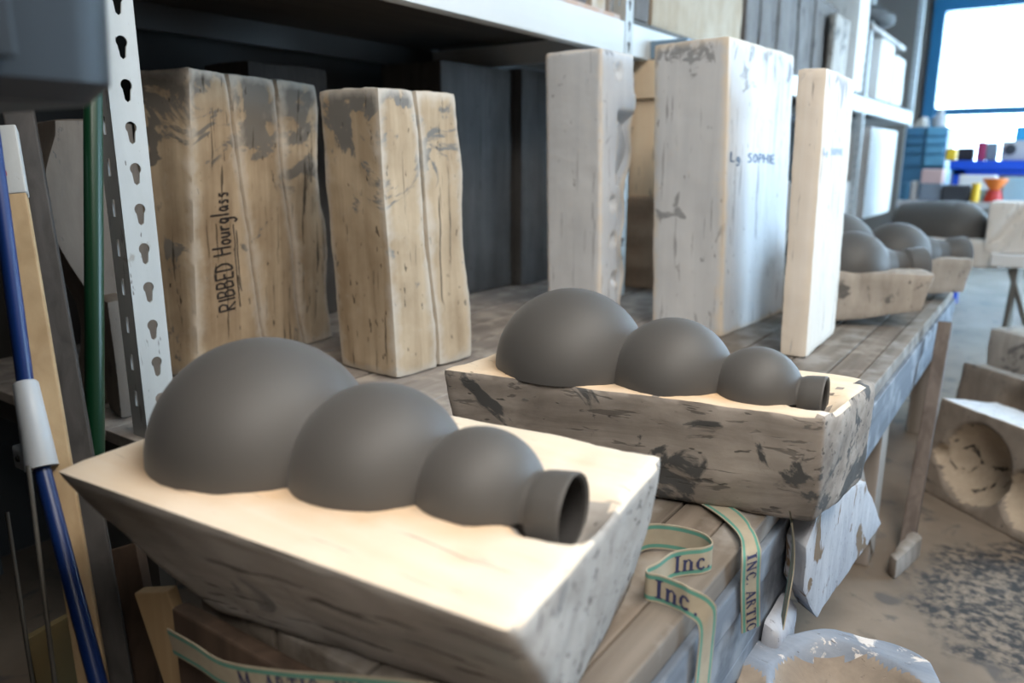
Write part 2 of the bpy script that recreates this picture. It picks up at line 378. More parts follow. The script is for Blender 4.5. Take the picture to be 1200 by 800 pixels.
# handwriting: strokes on a unit-high box
G = {
 'R': (0.6, [[(0, 0), (0.02, 1), (0.4, 0.98), (0.52, 0.78), (0.4, 0.55), (0.03, 0.5), (0.55, 0)]]),
 'I': (0.2, [[(0.1, 0), (0.1, 1)]]),
 'B': (0.55, [[(0, 0), (0, 1), (0.35, 0.97), (0.42, 0.78), (0.3, 0.55), (0, 0.52)], [(0.3, 0.55), (0.47, 0.35), (0.4, 0.08), (0, 0)]]),
 'E': (0.5, [[(0.45, 1), (0, 1), (0, 0), (0.47, 0)], [(0, 0.5), (0.38, 0.52)]]),
 'D': (0.6, [[(0, 0), (0, 1), (0.3, 0.95), (0.5, 0.6), (0.45, 0.25), (0.25, 0.03), (0, 0)]]),
 'H': (0.6, [[(0, 0), (0, 1.05)], [(0.5, 0), (0.52, 1.1)], [(-0.05, 0.52), (0.57, 0.55)]]),
 'o': (0.42, [[(0.18, 0.5), (0.03, 0.35), (0.05, 0.1), (0.2, 0), (0.34, 0.15), (0.32, 0.4), (0.18, 0.5)]]),
 'u': (0.42, [[(0, 0.5), (0.02, 0.12), (0.15, 0), (0.3, 0.15), (0.32, 0.5), (0.34, 0)]]),
 'r': (0.35, [[(0, 0.5), (0.03, 0)], [(0.02, 0.3), (0.15, 0.48), (0.3, 0.45)]]),
 'g': (0.42, [[(0.32, 0.45), (0.12, 0.5), (0.02, 0.25), (0.15, 0.03), (0.32, 0.2), (0.34, 0.5), (0.33, -0.3), (0.15, -0.45), (0.02, -0.3)]]),
 'q': (0.42, [[(0.32, 0.45), (0.12, 0.5), (0.02, 0.25), (0.15, 0.03), (0.32, 0.2), (0.34, 0.5), (0.34, -0.4)]]),
 'l': (0.2, [[(0.08, 1.05), (0.08, 0)]]),
 'a': (0.42, [[(0.3, 0.42), (0.12, 0.5), (0.02, 0.25), (0.12, 0.02), (0.28, 0.15), (0.31, 0.45), (0.36, 0)]]),
 's': (0.36, [[(0.28, 0.45), (0.1, 0.48), (0.06, 0.33), (0.25, 0.2), (0.22, 0.03), (0.02, 0.03)]]),
 'L': (0.5, [[(0, 1.05), (0.02, 0), (0.42, 0.03)]]),
 'S': (0.55, [[(0.48, 0.95), (0.2, 1.0), (0.05, 0.75), (0.4, 0.42), (0.38, 0.1), (0.1, 0), (0, 0.1)]]),
 'O': (0.6, [[(0.25, 1), (0.03, 0.7), (0.05, 0.2), (0.25, 0), (0.47, 0.25), (0.45, 0.8), (0.25, 1)]]),
 'P': (0.5, [[(0, 0), (0.02, 1), (0.3, 0.98), (0.42, 0.75), (0.3, 0.5), (0.02, 0.48)]]),
 '.': (0.2, [[(0.04, 0), (0.1, 0.06)]]),
 ' ': (0.35, []),
}
# heavy roman print for the webbing (strokes with their own weight)
SER = {
 'I': (0.5, [([(0.25, 0), (0.25, 1)], 0.2), ([(0.05, 0.04), (0.45, 0.04)], 0.08), ([(0.05, 0.96), (0.45, 0.96)], 0.08)]),
 'n': (0.75, [([(0.17, 0), (0.17, 0.68)], 0.18), ([(0.2, 0.52), (0.38, 0.68), (0.54, 0.55)], 0.1), ([(0.56, 0), (0.56, 0.55)], 0.18), ([(0.02, 0.03), (0.32, 0.03)], 0.07), ([(0.42, 0.03), (0.72, 0.03)], 0.07), ([(0.04, 0.66), (0.2, 0.66)], 0.07)]),
 'c': (0.62, [([(0.52, 0.52), (0.4, 0.66), (0.25, 0.66), (0.14, 0.5), (0.12, 0.3), (0.2, 0.1), (0.36, 0.03), (0.54, 0.14)], 0.13), ([(0.13, 0.5), (0.13, 0.2)], 0.18)]),
 '.': (0.3, [([(0.1, 0.08), (0.22, 0.08)], 0.16)]),
 'A': (0.85, [([(0.1, 0), (0.4, 1)], 0.09), ([(0.4, 1), (0.7, 0)], 0.2), ([(0.2, 0.35), (0.6, 0.35)], 0.08), ([(0, 0.03), (0.24, 0.03)], 0.07), ([(0.56, 0.03), (0.84, 0.03)], 0.07)]),
 'R': (0.85, [([(0.16, 0), (0.16, 1)], 0.2), ([(0.16, 0.96), (0.45, 0.94), (0.56, 0.76), (0.45, 0.56), (0.16, 0.52)], 0.1), ([(0.4, 0.52), (0.72, 0)], 0.18), ([(0.0, 0.03), (0.33, 0.03)], 0.07)]),
 'T': (0.8, [([(0.38, 0), (0.38, 1)], 0.2), ([(0.04, 0.95), (0.72, 0.95)], 0.1), ([(0.2, 0.03), (0.56, 0.03)], 0.07), ([(0.06, 0.95), (0.06, 0.75)], 0.07), ([(0.7, 0.95), (0.7, 0.75)], 0.07)]),
 'C': (0.8, [([(0.68, 0.75), (0.5, 0.97), (0.3, 0.95), (0.14, 0.7), (0.13, 0.35), (0.28, 0.06), (0.5, 0.03), (0.7, 0.2)], 0.12), ([(0.14, 0.72), (0.14, 0.3)], 0.2)]),
 'M': (1.05, [([(0.12, 0), (0.12, 1)], 0.1), ([(0.12, 1), (0.47, 0.1)], 0.18), ([(0.47, 0.1), (0.84, 1)], 0.08), ([(0.84, 0), (0.84, 1)], 0.2), ([(0, 0.03), (0.26, 0.03)], 0.07), ([(0.68, 0.03), (1.0, 0.03)], 0.07)]),
 'N': (0.9, [([(0.14, 0), (0.14, 1)], 0.1), ([(0.14, 1), (0.68, 0)], 0.2), ([(0.68, 0), (0.68, 1)], 0.1), ([(0.02, 0.03), (0.28, 0.03)], 0.07), ([(0.55, 0.97), (0.82, 0.97)], 0.07)]),
 ' ': (0.45, []),
}
def layout(text, font=G):
    out, x = [], 0.0
    for ch in text:
        w, st = font[ch]
        for s in st:
            pts, wt = (s if isinstance(s, tuple) else (s, None))
            out.append(([(x + a, b) for a, b in pts], wt))
        x += w + (0.14 if font is G else 0.06)
    return out, x
def write(strokes, fn, wid, bm=None, step=0.12):
    """flat pen strokes; fn(u, v) -> (point, normal)"""
    bm = bm or bmesh.new()
    for pts, wt in strokes:
        P = []
        for (a, b), (c, d) in zip(pts, pts[1:]):
            n = max(1, int(math.hypot(c - a, d - b) / step))
            for i in range(n): P.append((a + (c - a) * i / n, b + (d - b) * i / n))
        P.append(pts[-1])
        W2 = (wt if wt else wid) / 2
        prev = None
        for i, (u, v) in enumerate(P):
            q = P[min(i + 1, len(P) - 1)]; p = P[max(i - 1, 0)]
            du, dv = q[0] - p[0], q[1] - p[1]; L = math.hypot(du, dv) or 1
            nx, ny = -dv / L * W2, du / L * W2
            a = bm.verts.new(fn(u + nx, v + ny)); b = bm.verts.new(fn(u - nx, v - ny))
            if prev: bm.faces.new((prev[0], prev[1], b, a))
            prev = (a, b)
    return bm
def onto(bvh, o, ex, ey, nrm, h, off=0.0007):
    """map letter units (height h) on to a surface: o + u ex + v ey, dropped along -nrm on the mesh"""
    nrm = V(nrm).normalized()
    def fn(u, v):
        p = o + ex * (u * h) + ey * (v * h)
        hit = bvh.ray_cast(p + nrm * 0.06, -nrm)
        return (hit[0] if hit[0] is not None else p) + nrm * off
    return fn

# ------------------------------------------------------------------ the room
def floor_mat():
    m, n, l, b = newmat('slip_dusted_concrete'); b.inputs['Roughness'].default_value = 0.75
    tc = n.new('ShaderNodeTexCoord')
    def nz(s, d=7, di=0.0):
        q = n.new('ShaderNodeTexNoise'); q.inputs['Scale'].default_value = s; q.inputs['Detail'].default_value = d; q.inputs['Distortion'].default_value = di
        l.new(tc.outputs['Object'], q.inputs['Vector']); return q.outputs['Fac']
    r = ramp(n, 0.35, 0.65); l.new(nz(3.5), r.inputs[0]); mx = n.new('ShaderNodeMixRGB'); l.new(r.outputs[0], mx.inputs[0])
    mx.inputs[1].default_value = (0.155, 0.120, 0.090, 1); mx.inputs[2].default_value = (0.27, 0.215, 0.165, 1)
    r2 = ramp(n, 0.6, 0.68); l.new(nz(11, 8, 0.8), r2.inputs[0]); m2 = n.new('ShaderNodeMixRGB'); l.new(r2.outputs[0], m2.inputs[0]); l.new(mx.outputs[0], m2.inputs[1]); m2.inputs[2].default_value = (0.11, 0.095, 0.085, 1)
    # bare dark rubbery paint where the clay dust is worn off
    pc = pz(1300, 735, 0.0)
    d = n.new('ShaderNodeVectorMath'); d.operation = 'DISTANCE'; l.new(tc.outputs['Object'], d.inputs[0]); d.inputs[1].default_value = (pc.x - FCX, pc.y - FCY, 0.1)
    mr = n.new('ShaderNodeMapRange'); mr.inputs['From Min'].default_value = 0.46; mr.inputs['From Max'].default_value = 0.16; l.new(d.outputs['Value'], mr.inputs['Value'])
    am = n.new('ShaderNodeMath'); am.operation = 'ADD'; l.new(mr.outputs[0], am.inputs[0]); l.new(nz(9, 9, 0.6), am.inputs[1])
    r3 = ramp(n, 0.80, 0.95); l.new(am.outputs[0], r3.inputs[0])
    fm = n.new('ShaderNodeMath'); fm.operation = 'MULTIPLY'; l.new(r3.outputs[0], fm.inputs[0]); r4 = ramp(n, 0.38, 0.60); l.new(nz(55, 4), r4.inputs[0]); l.new(r4.outputs[0], fm.inputs[1])
    m3 = n.new('ShaderNodeMixRGB'); l.new(fm.outputs[0], m3.inputs[0]); l.new(m2.outputs[0], m3.inputs[1]); m3.inputs[2].default_value = (0.035, 0.034, 0.035, 1)
    l.new(m3.outputs[0], b.inputs['Base Color'])
    bp = n.new('ShaderNodeBump'); bp.inputs['Strength'].default_value = 0.3; bp.inputs['Distance'].default_value = 0.004; l.new(nz(30), bp.inputs['Height']); l.new(bp.outputs[0], b.inputs['Normal'])
    return m
FCX, FCY = (XL + XR) / 2, (YB + YF) / 2
M['floor'] = floor_mat()
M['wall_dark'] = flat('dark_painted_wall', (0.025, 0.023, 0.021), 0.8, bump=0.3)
M['wall'] = flat('drab_painted_wall', (0.20, 0.17, 0.145), 0.8, var=0.06, bump=0.2)
M['ceil'] = flat('pale_blue_ceiling', (0.24, 0.36, 0.42), 0.7)
M['frame'] = flat('blue_window_frame', (0.02, 0.16, 0.32), 0.4)
M['glass'] = None
def glass():
    m, n, l, b = newmat('window_glass')
    b.inputs['Base Color'].default_value = (0.95, 0.98, 1, 1); b.inputs['Roughness'].default_value = 0.0
    b.inputs['Transmission Weight'].default_value = 1.0; b.inputs['IOR'].default_value = 1.02
    return m
M['glass'] = glass()
T_ = 0.12
struct('floor', box(XL - T_, XR + T_, YB - T_, YF + T_, -0.1, 0.0), M['floor'])
struct('ceiling', box(XL - T_, XR + T_, YB - T_, YF + T_, CEIL, CEIL + 0.1), M['ceil'])
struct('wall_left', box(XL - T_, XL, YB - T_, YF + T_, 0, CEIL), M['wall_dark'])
struct('wall_back', box(XL, XR, YB - T_, YB, 0, CEIL), M['wall'])
bm = box(XR, XR + T_, YB - T_, DOOR[0], 0, CEIL); box(XR, XR + T_, DOOR[1], YF + T_, 0, CEIL, bm=bm); box(XR, XR + T_, DOOR[0], DOOR[1], DOOR[3], CEIL, bm=bm)
struct('wall_right', bm, M['wall'])
bm = box(XL, WIN[0], YF, YF + T_, 0, CEIL); box(WIN[1], XR, YF, YF + T_, 0, CEIL, bm=bm)
box(WIN[0], WIN[1], YF, YF + T_, 0, WIN[2], bm=bm); box(WIN[0], WIN[1], YF, YF + T_, WIN[3], CEIL, bm=bm)
struct('wall_far', bm, M['wall'])
w = thing('window_1', '', 'window', (0.5, YF, WIN[2])); del w['label']; del w['category']; w['kind'] = 'structure'
bm = box(WIN[0], WIN[0] + 0.10, YF - 0.05, YF + 0.1, WIN[2], WIN[3]); box(WIN[1] - 0.1, WIN[1], YF - 0.05, YF + 0.1, WIN[2], WIN[3], bm=bm)
box(WIN[0], WIN[1], YF - 0.06, YF + 0.1, WIN[3] - 0.10, WIN[3] + 0.02, bm=bm); box(WIN[0], WIN[1], YF - 0.05, YF + 0.1, WIN[2], WIN[2] + 0.05, bm=bm)
link('window_frame', bm, M['frame'], w)
zs = py(1150, 130, YF).z
link('glazing_bar', box(WIN[0] + 0.1, WIN[1] - 0.1, YF - 0.02, YF + 0.06, zs - 0.035, zs + 0.035), M['frame'], w)
link('pane', box(WIN[0] + 0.1, WIN[1] - 0.1, YF + 0.02, YF + 0.026, zs + 0.035, WIN[3] - 0.1), M['glass'], w)
link('pane', box(WIN[0] + 0.1, WIN[1] - 0.1, YF + 0.02, YF + 0.026, WIN[2] + 0.05, zs - 0.035), M['glass'], w)
for i, (x, y, p) in enumerate(LAMPS):
    t = thing('ceiling_light', ['fluorescent ceiling fitting above the near casts', 'fluorescent ceiling fitting behind the viewpoint', 'fluorescent ceiling fitting above the far end of the bench'][i], 'light', (x, y, CEIL - 0.15))
    link('housing', box(x - 0.48, x + 0.48, y - 0.78, y + 0.78, CEIL - 0.14, CEIL, 0.01), M['whitemetal'], t)
    for s in (-1, 1): link('end_cap', box(x - 0.48, x + 0.48, y + s * 0.77 - 0.012, y + s * 0.77 + 0.012, CEIL - 0.17, CEIL - 0.01, 0.004), M['whitemetal'], t)
    
# ------------------------------------------------------------------ casts in gourd form
def cast_mesh(zt, bulbs, neck_dir, neck, wall=0.004, seg=64, wall_round=True):
    """half-round hollow cast lying on the plane zt: bulbs = [(x, y, R)...], neck = [(distance from last bulb, radius)...]"""
    A = V((bulbs[0][0], bulbs[0][1], zt)); D = V(neck_dir).normalized()
    xs = [(V((b[0], b[1], zt)) - A).dot(D) for b in bulbs]; Rs = [b[2] for b in bulbs]
    prof = []
    lo = -Rs[0]
    cuts = []
    for i in range(len(bulbs) - 1):
        d = xs[i + 1] - xs[i]; cuts.append(xs[i] + (d * d + Rs[i] ** 2 - Rs[i + 1] ** 2) / (2 * d))
    n0 = neck[0]
    cuts.append(xs[-1] + sqrt(max(0, Rs[-1] ** 2 - n0[1] ** 2)))
    for i in range(len(bulbs)):
        a0 = pi if i == 0 else math.acos(max(-1, min(1, (cuts[i - 1] - xs[i]) / Rs[i])))
        a1 = math.acos(max(-1, min(1, (cuts[i] - xs[i]) / Rs[i])))
        nn = 26
        for k in range(nn + 1):
            if i > 0 and k == 0: continue
            a = a0 + (a1 - a0) * k / nn
            prof.append((xs[i] + Rs[i] * cos(a), max(Rs[i] * sin(a), 0.0)))
    full = wall_round
    for d, r in (neck[:2] if full else neck): prof.append((xs[-1] + d, r))
    nk = [(r, xs[-1] + d) for d, r in neck[1:]]
    xe, re = (nk[-1][1], nk[-1][0]) if full else prof[-1]
    inner = [(xe - 0.002, re - 0.001 - wall * .3), (xe - 0.004, re - wall), (xe - 0.03, re - wall * 1.2), (xe - 0.08, 0.02), (xe - 0.09, 0.0)]
    nout = len(prof)
    if not full: prof += inner
    S_ = V((-D.y, D.x, 0))
    bm = bmesh.new(); rings = []
    for x, r in prof:
        c = A + D * x
        if r < 1e-5: rings.append([bm.verts.new(c)]); continue
        row = [bm.verts.new(c + S_ * (r * cos(pi * k / seg)) + UZ * (r * sin(pi * k / seg))) for k in range(seg + 1)]
        row = [bm.verts.new(row[0].co - UZ * 0.003)] + row + [bm.verts.new(row[-1].co - UZ * 0.003)]
        rings.append(row)
    for j, (a, b) in enumerate(zip(rings, rings[1:])):
        mi = 1 if j >= nout + 1 else 0
        for k in range(seg + 2):
            if len(a) == 1: f = bm.faces.new((a[0], b[k + 1], b[k]))
            elif len(b) == 1: f = bm.faces.new((a[k], a[k + 1], b[0]))
            else: f = bm.faces.new((a[k], a[k + 1], b[k + 1], b[k]))
            f.material_index = mi
    if full:            # the round neck, sunk by half into the pouring channel of the mould
        n0 = len(bm.faces)
        lathe(A, nk, seg, D, bm); bm.faces.ensure_lookup_table(); n1 = len(bm.faces)
        lathe(A, [(r, x) for x, r in [(xe, re)] + inner], seg, D, bm); bm.faces.ensure_lookup_table()
        for f in bm.faces[n1 + seg:]: f.material_index = 1
    return bm
def cast(zt, bulbs, nd, neck, label, group='clay casts lying in half moulds'):
    bm = cast_mesh(zt, bulbs, nd, neck)
    o = link('clay_cast', bm, [M['clay'], M['clay_in']], None, V((bulbs[0][0], bulbs[0][1], zt)), smooth=28)
    return tag(o, label, 'clay cast', group)

# near mould and cast
ZT1, ZT2 = ZC - 0.27, ZC - 0.275
b1 = [(-0.594, 0.438, 0.107), (-0.461, 0.454, 0.080), (-0.36, 0.472, 0.0565)]
b2 = [(-0.523, 0.896, 0.105), (-0.377, 0.906, 0.079), (-0.269, 0.914, 0.0545)]
NECK = [(0.049, 0.0285), (0.053, 0.0285), (0.058, 0.0305), (0.064, 0.0315), (0.078, 0.033), (0.082, 0.0332), (0.0840, 0.0325)]
NECK2 = [(0.047, 0.0245), (0.051, 0.0245), (0.056, 0.0265), (0.061, 0.0275), (0.073, 0.0285), (0.077, 0.029), (0.079, 0.0282)]
def mold_deform(dimples, zt, bulbs, nd, chan=None):
    D = V((nd[0], nd[1], 0)).normalized()
    def f(u, v, w, p):
        if w > 0.999:
            for (x, y, r, dep) in dimples:
                d = math.hypot(p.x - x, p.y - y)
                if d < r: p = p - UZ * dep * (0.5 + 0.5 * cos(pi * d / r))
            if chan:
                q = p - V((bulbs[-1][0], bulbs[-1][1], p.z)); a = q.dot(D); c = abs(q.dot(V((-D.y, D.x, 0))))
                if chan[0] < a < chan[1] and c < chan[2]:
                    p = p - UZ * sqrt(chan[2] ** 2 - c * c) * min(1, (chan[1] - a) / 0.022)
        elif w < 0.999 and w > 0.001:
            k = sin(pi * w); p = p + V((p.x - bulbs[1][0], p.y - bulbs[1][1], 0)) * 0.02 * k
        return p
    return f
def stain_for(bulbs, zt, origin):
    return [(b[0] - origin.x, b[1] - origin.y, zt - origin.z, b[2]) for b in bulbs]
base1 = [V(p) for p in ((-0.258, 0.440, ZB), (-0.298, 0.63, ZB), (-0.67, 0.585, ZB), (-0.605, 0.375, ZB))]
top1 = [V(p) for p in ((-0.229, 0.326, ZT1), (-0.270, 0.640, ZT1), (-0.750, 0.607, ZT1), (-0.712, 0.292, ZT1))]
org1 = V((-0.48, 0.45, ZB)); org2 = V((-0.40, 0.93, ZB))
dim1 = [(-0.405, 0.385, 0.016, 0.003), (-0.31, 0.385, 0.018, 0.003), (-0.33, 0.585, 0.02, 0.0035), (-0.25, 0.40, 0.02, 0.003)]
M['mold_near'] = plaster('cream_plaster_near', (0.74, 0.60, 0.45), (0.80, 0.71, 0.60), (0.42, 0.38, 0.34), 0.70, (0.06, 1, 1), 0.55, (0.17, 0.15, 0.14), 1.0, 2.6, None, 0.74, stain_for(b1, ZT1, org1) + [(x - org1.x, y - org1.y, ZT1 - ZB, -0.010) for x, y, _, _ in dim1[:3]])
M['mold_mid'] = plaster('cream_plaster_chipped', (0.72, 0.58, 0.42), (0.80, 0.70, 0.58), (0.20, 0.19, 0.18), 0.66, (0.08, 1, 1), 0.6, (0.12, 0.10, 0.09), 1.0, 5.2, None, 0.70, stain_for(b2, ZT2, org2))
def two_tone(name, top_c1, top_c2, side_c1, side_c2, side_c3, patch, seed, stain, zlim, streak=(0.06, 1, 1), topband=None):
    """clean cream parting face, dirty outer sides: the break follows the worn edge of the mould"""
    m = plaster(name, top_c1, top_c2, side_c3, 0.78, streak, 0.25, (0.2, 0.17, 0.15), 1.0, seed, None, 0.76, stain)
    return m
MSIDE1 = plaster('grey_plaster_sides_near', (0.30, 0.275, 0.25), (0.50, 0.475, 0.45), (0.22, 0.215, 0.21), 0.62, (0.05, 1, 1), 0.8, (0.09, 0.08, 0.075), 1.0, 2.2, None, 0.72, st_th=0.61)
MSIDE2 = plaster('slip_caked_plaster_sides', (0.17, 0.145, 0.125), (0.43, 0.38, 0.335), (0.085, 0.084, 0.083), 0.53, (0.12, 1, 1), 0.6, (0.07, 0.066, 0.062), 1.0, 6.2, None, 0.68, st_th=0.61)
def paint_sides(bm, zt, jag=0.006, sd=0.0):
    for f in bm.faces:
        c = f.calc_center_median()
        j = jag * noise.noise(c * 14 + V((sd, 0, 0))) + 0.5 * jag * noise.noise(c * 45)
        if c.z < zt - 0.007 + j or f.normal.z < 0.35: f.material_index = 1
    return bm
bm = rough(base1, top1, 0.0085, 3, 0.0022, 14, mold_deform(dim1, ZT1, b1, (0.234, 0.034), (0.05, 0.108, 0.037)), 1.0)
paint_sides(bm, ZT1, 0.005, 1.0)
m1 = link('plaster_mold', bm, [M['mold_near'], MSIDE1], None, org1, smooth=60)
tag(m1, 'largest and nearest cream half mould, grey-sided block under the front gourd cast', 'mold', 'half moulds laid on the bench')
base2 = [V(p) for p in ((-0.182, 0.885, ZB), (-0.166, 1.06, ZB), (-0.63, 1.02, ZB), (-0.635, 0.80, ZB))]
top2 = [V(p) for p in ((-0.178, 0.855, ZT2), (-0.156, 1.055, ZT2), (-0.645, 1.025, ZT2), (-0.655, 0.772, ZT2))]
dim2 = [(-0.20, 0.85, 0.02, 0.005), (-0.165, 0.88, 0.02, 0.003)]
bm = rough(base2, top2, 0.0085, 3, 0.004, 13, mold_deform(dim2, ZT2, b2, (1, 0.07), (0.047, 0.098, 0.033)), 2.0)
paint_sides(bm, ZT2, 0.016, 4.0)
m2 = link('plaster_mold', bm, [M['mold_mid'], MSIDE2], None, org2, smooth=60)
tag(m2, 'cream plaster half mould with dark chipped sides, second along the bench overhanging its edge', 'mold', 'half moulds laid on the bench')
cast(ZT1, b1, (0.234, 0.034, 0), NECK, 'large grey three-bulb gourd cast on the nearest cream mould')
cast(ZT2, b2, (0.254, 0.018, 0), NECK2, 'grey three-bulb gourd cast on the chipped-sided second mould, before the white blocks')

# ------------------------------------------------------------------ bench
XE = -0.235
bt = thing('work_bench', 'long rough wooden bench carrying the moulds and casts, planked top and board front', 'bench', (-0.5, 1.6, 0))
YE0, YE1 = 0.375, 2.95
edges = [XE, -0.275, -0.335, -0.425, -0.54, -0.655]
for i, (a, b) in enumerate(zip(edges, edges[1:])):
    dz = random.uniform(-0.003, 0.0) if i else 0
    link('top_board', box(b + 0.0015, a - 0.0015, YE0 + random.uniform(0, .02), YE1, ZB - 0.03, ZB + dz, 0.003), M['bench'] if i != 1 else M['bench_in'], bt)
z = ZB - 0.031
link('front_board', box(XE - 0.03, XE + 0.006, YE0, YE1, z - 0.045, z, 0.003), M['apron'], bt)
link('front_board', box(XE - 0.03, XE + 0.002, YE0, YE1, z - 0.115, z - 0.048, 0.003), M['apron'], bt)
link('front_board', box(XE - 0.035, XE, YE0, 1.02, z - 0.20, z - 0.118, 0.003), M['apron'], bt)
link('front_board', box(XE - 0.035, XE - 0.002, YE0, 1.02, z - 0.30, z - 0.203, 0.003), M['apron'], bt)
link('shaded_end_board', box(-0.65, XE - 0.037, YE0 - 0.018, YE0 - 0.001, z - 0.12, ZB - 0.001, 0.003), M['brownboard'], bt)  # raised and darkened to stand in for black shade at the bench end
for (x, y) in ((XE - 0.085, 1.80), (XE - 0.085, 2.86), (-0.65, 2.86), (-0.65, 0.45), (XE - 0.085, 0.45)):
    link('leg', box(x, x + 0.075, y, y + 0.085, 0, ZB - 0.03, 0.004), M['legwood'], bt)
link('brace', bar((XE - 0.06, 1.55, 0.40), (XE - 0.04, 1.84, 0.03), 0.03, 0.07, (1, 0, 0), 0.003), M['legwood'], bt)
# filler shelf between bench and rack
fb = thing('filler_shelf', 'grey dusty boards bridging the gap between bench and metal rack', 'shelf', (-0.92, 1.8, 0))
for i in range(4):
    a = -0.658 - i * 0.109
    link('board', box(a - 0.107, a, 0.66, 2.95, ZB - 0.025, ZB - 0.001 * (i % 2), 0.002), M['deck'], fb)
for y in (0.8, 2.8):
    link('trestle', box(-1.05, -0.67, y, y + 0.05, 0, ZB - 0.026, 0.003), M['legwood'], fb)

# ------------------------------------------------------------------ metal rack
XRK = -1.104
def keyhole(cx, cz, s):
    """head up, slot down"""
    pts = []
    for k in range(12):
        a = -0.25 * pi + 1.5 * pi * k / 11
        pts.append((cx + 0.0085 * s * cos(a), cz + 0.0085 * s * sin(a)))
    pts += [(cx - 0.0042 * s, cz - 0.02 * s), (cx, cz - 0.0235 * s), (cx + 0.0042 * s, cz - 0.02 * s)]
    return pts
def perforated(name, w, h, holes, th, mtx, mat, parent):
    """sheet w x h with real keyholes, thickness th, placed by mtx"""
    cu = bpy.data.curves.new('sheet', 'CURVE'); cu.dimensions = '2D'; cu.fill_mode = 'BOTH'; cu.extrude = th / 2
    for poly in [[(0, 0), (w, 0), (w, h), (0, h)]] + holes:
        sp = cu.splines.new('POLY'); sp.points.add(len(poly) - 1); sp.use_cyclic_u = True
        for p, (a, b) in zip(sp.points, poly): p.co = (a, b, 0, 1)
    tmp = bpy.data.objects.new('sheet', cu); COL.objects.link(tmp)
    dg = bpy.context.evaluated_depsgraph_get(); me = bpy.data.meshes.new_from_object(tmp.evaluated_get(dg))
    bpy.data.objects.remove(tmp); bpy.data.curves.remove(cu)
    bm = bmesh.new(); bm.from_mesh(me); bpy.data.meshes.remove(me); bm.transform(mtx)
    return link(name, bm, mat, parent)
UPW = 0.05
def upright(y, parent, z1=1.9, pitch=0.058, near=True):
    """angle post: one flange faces the aisle, the other runs back from it"""
    hs = []; n = int((z1 - 0.05) / pitch)
    for k in range(n): hs.append(keyhole(0.027, 0.06 + k * pitch, 1.0))
    m = Matrix(((0, 0, 1, XRK), (1, 0, 0, y), (0, 1, 0, ZB), (0, 0, 0, 1)))
    perforated('upright', UPW, z1, hs, 0.0024, m, M['greymetal'], parent)
    hs2 = [[(0.017, 0.05 + k * pitch), (0.024, 0.05 + k * pitch), (0.024, 0.075 + k * pitch), (0.017, 0.075 + k * pitch)] for k in range(n)]
    m = Matrix(((-1, 0, 0, XRK), (0, 0, 1, y + 0.0013), (0, 1, 0, ZB), (0, 0, 0, 1)))
    perforated('upright_flange', 0.04, z1, hs2, 0.0024, m, M['greymetal'], parent)
rk = thing('storage_rack', 'tall perforated steel rack with white beams along the dark wall', 'rack', (-1.45, 3.5, 0))
YU = [px(150, 250, XRK).y - 0.02, px(737, 30, XRK).y - 0.025, px(1016, 100, XRK).y - 0.03, px(1064, 180, XRK).y - 0.03]
YU[0] = 0.60
for i, y in enumerate(YU): upright(y, rk, near=(i in (0, 2, 3)))
XBK = -1.86
for y in YU: link('rear_upright', box(XBK - 0.04, XBK, y, y + 0.04, 0, 2.4, 0.001), M['bluemetal'], rk)
Z1, Z2 = ZC + 0.307, ZC + 0.398
for i in range(3):
    y0, y1 = YU[i] + UPW + 0.001, YU[i + 1] - 0.001
    bm = box(XRK - 0.012, XRK, y0, y1, Z1, Z2, 0.002); box(XRK - 0.035, XRK - 0.012, y0, y1, Z1, Z1 + 0.004, bm=bm)
    link('front_beam', bm, M['whitemetal'], rk)
    link('rear_beam', box(XBK, XBK + 0.015, y0, y1, Z1, Z2 - 0.004, 0.002), M['bluemetal'], rk)
    link('shelf_board', box(XBK + 0.016, XRK - 0.014, y0, y1, Z2 - 0.02, Z2 + 0.018, 0.002), M['shelfboard'] if i else M['chip'], rk)
    link('shelf_underside', box(XBK + 0.016, XRK - 0.04, y0 + .04, y1 - .04, Z2 - 0.03, Z2 - 0.021), M['shelfboard'], rk)
for y in YU:
    link('end_beam', box(XBK + 0.002, XRK - 0.045, y + 0.003, y + 0.014, Z1 - 0.005, Z2 - 0.03, 0.002), M['whitemetal'] if y > 1 else M['greymetal'], rk)
# bottom deck at bench height
nb = 7; wdk = (XRK + 0.008 - (XBK + 0.02)) / nb
for i in range(nb):
    a = XBK + 0.02 + i * wdk
    link('deck_board', box(a + 0.001, a + wdk - 0.004, 0.585, 5.5, ZB - 0.02, ZB - 0.001 * (i % 2), 0.002), M['deck'], rk)
for y in YU[:3]:
    link('deck_bearer', box(XBK + 0.001, XRK + 0.004, y + 0.004, y + 0.03, ZB - 0.07, ZB - 0.021), M['bluemetal'], rk)
    link('deck_leg', box(XRK - 0.06, XRK - 0.02, y + 0.004, y + 0.03, 0, ZB - 0.071), M['bluemetal'], rk)

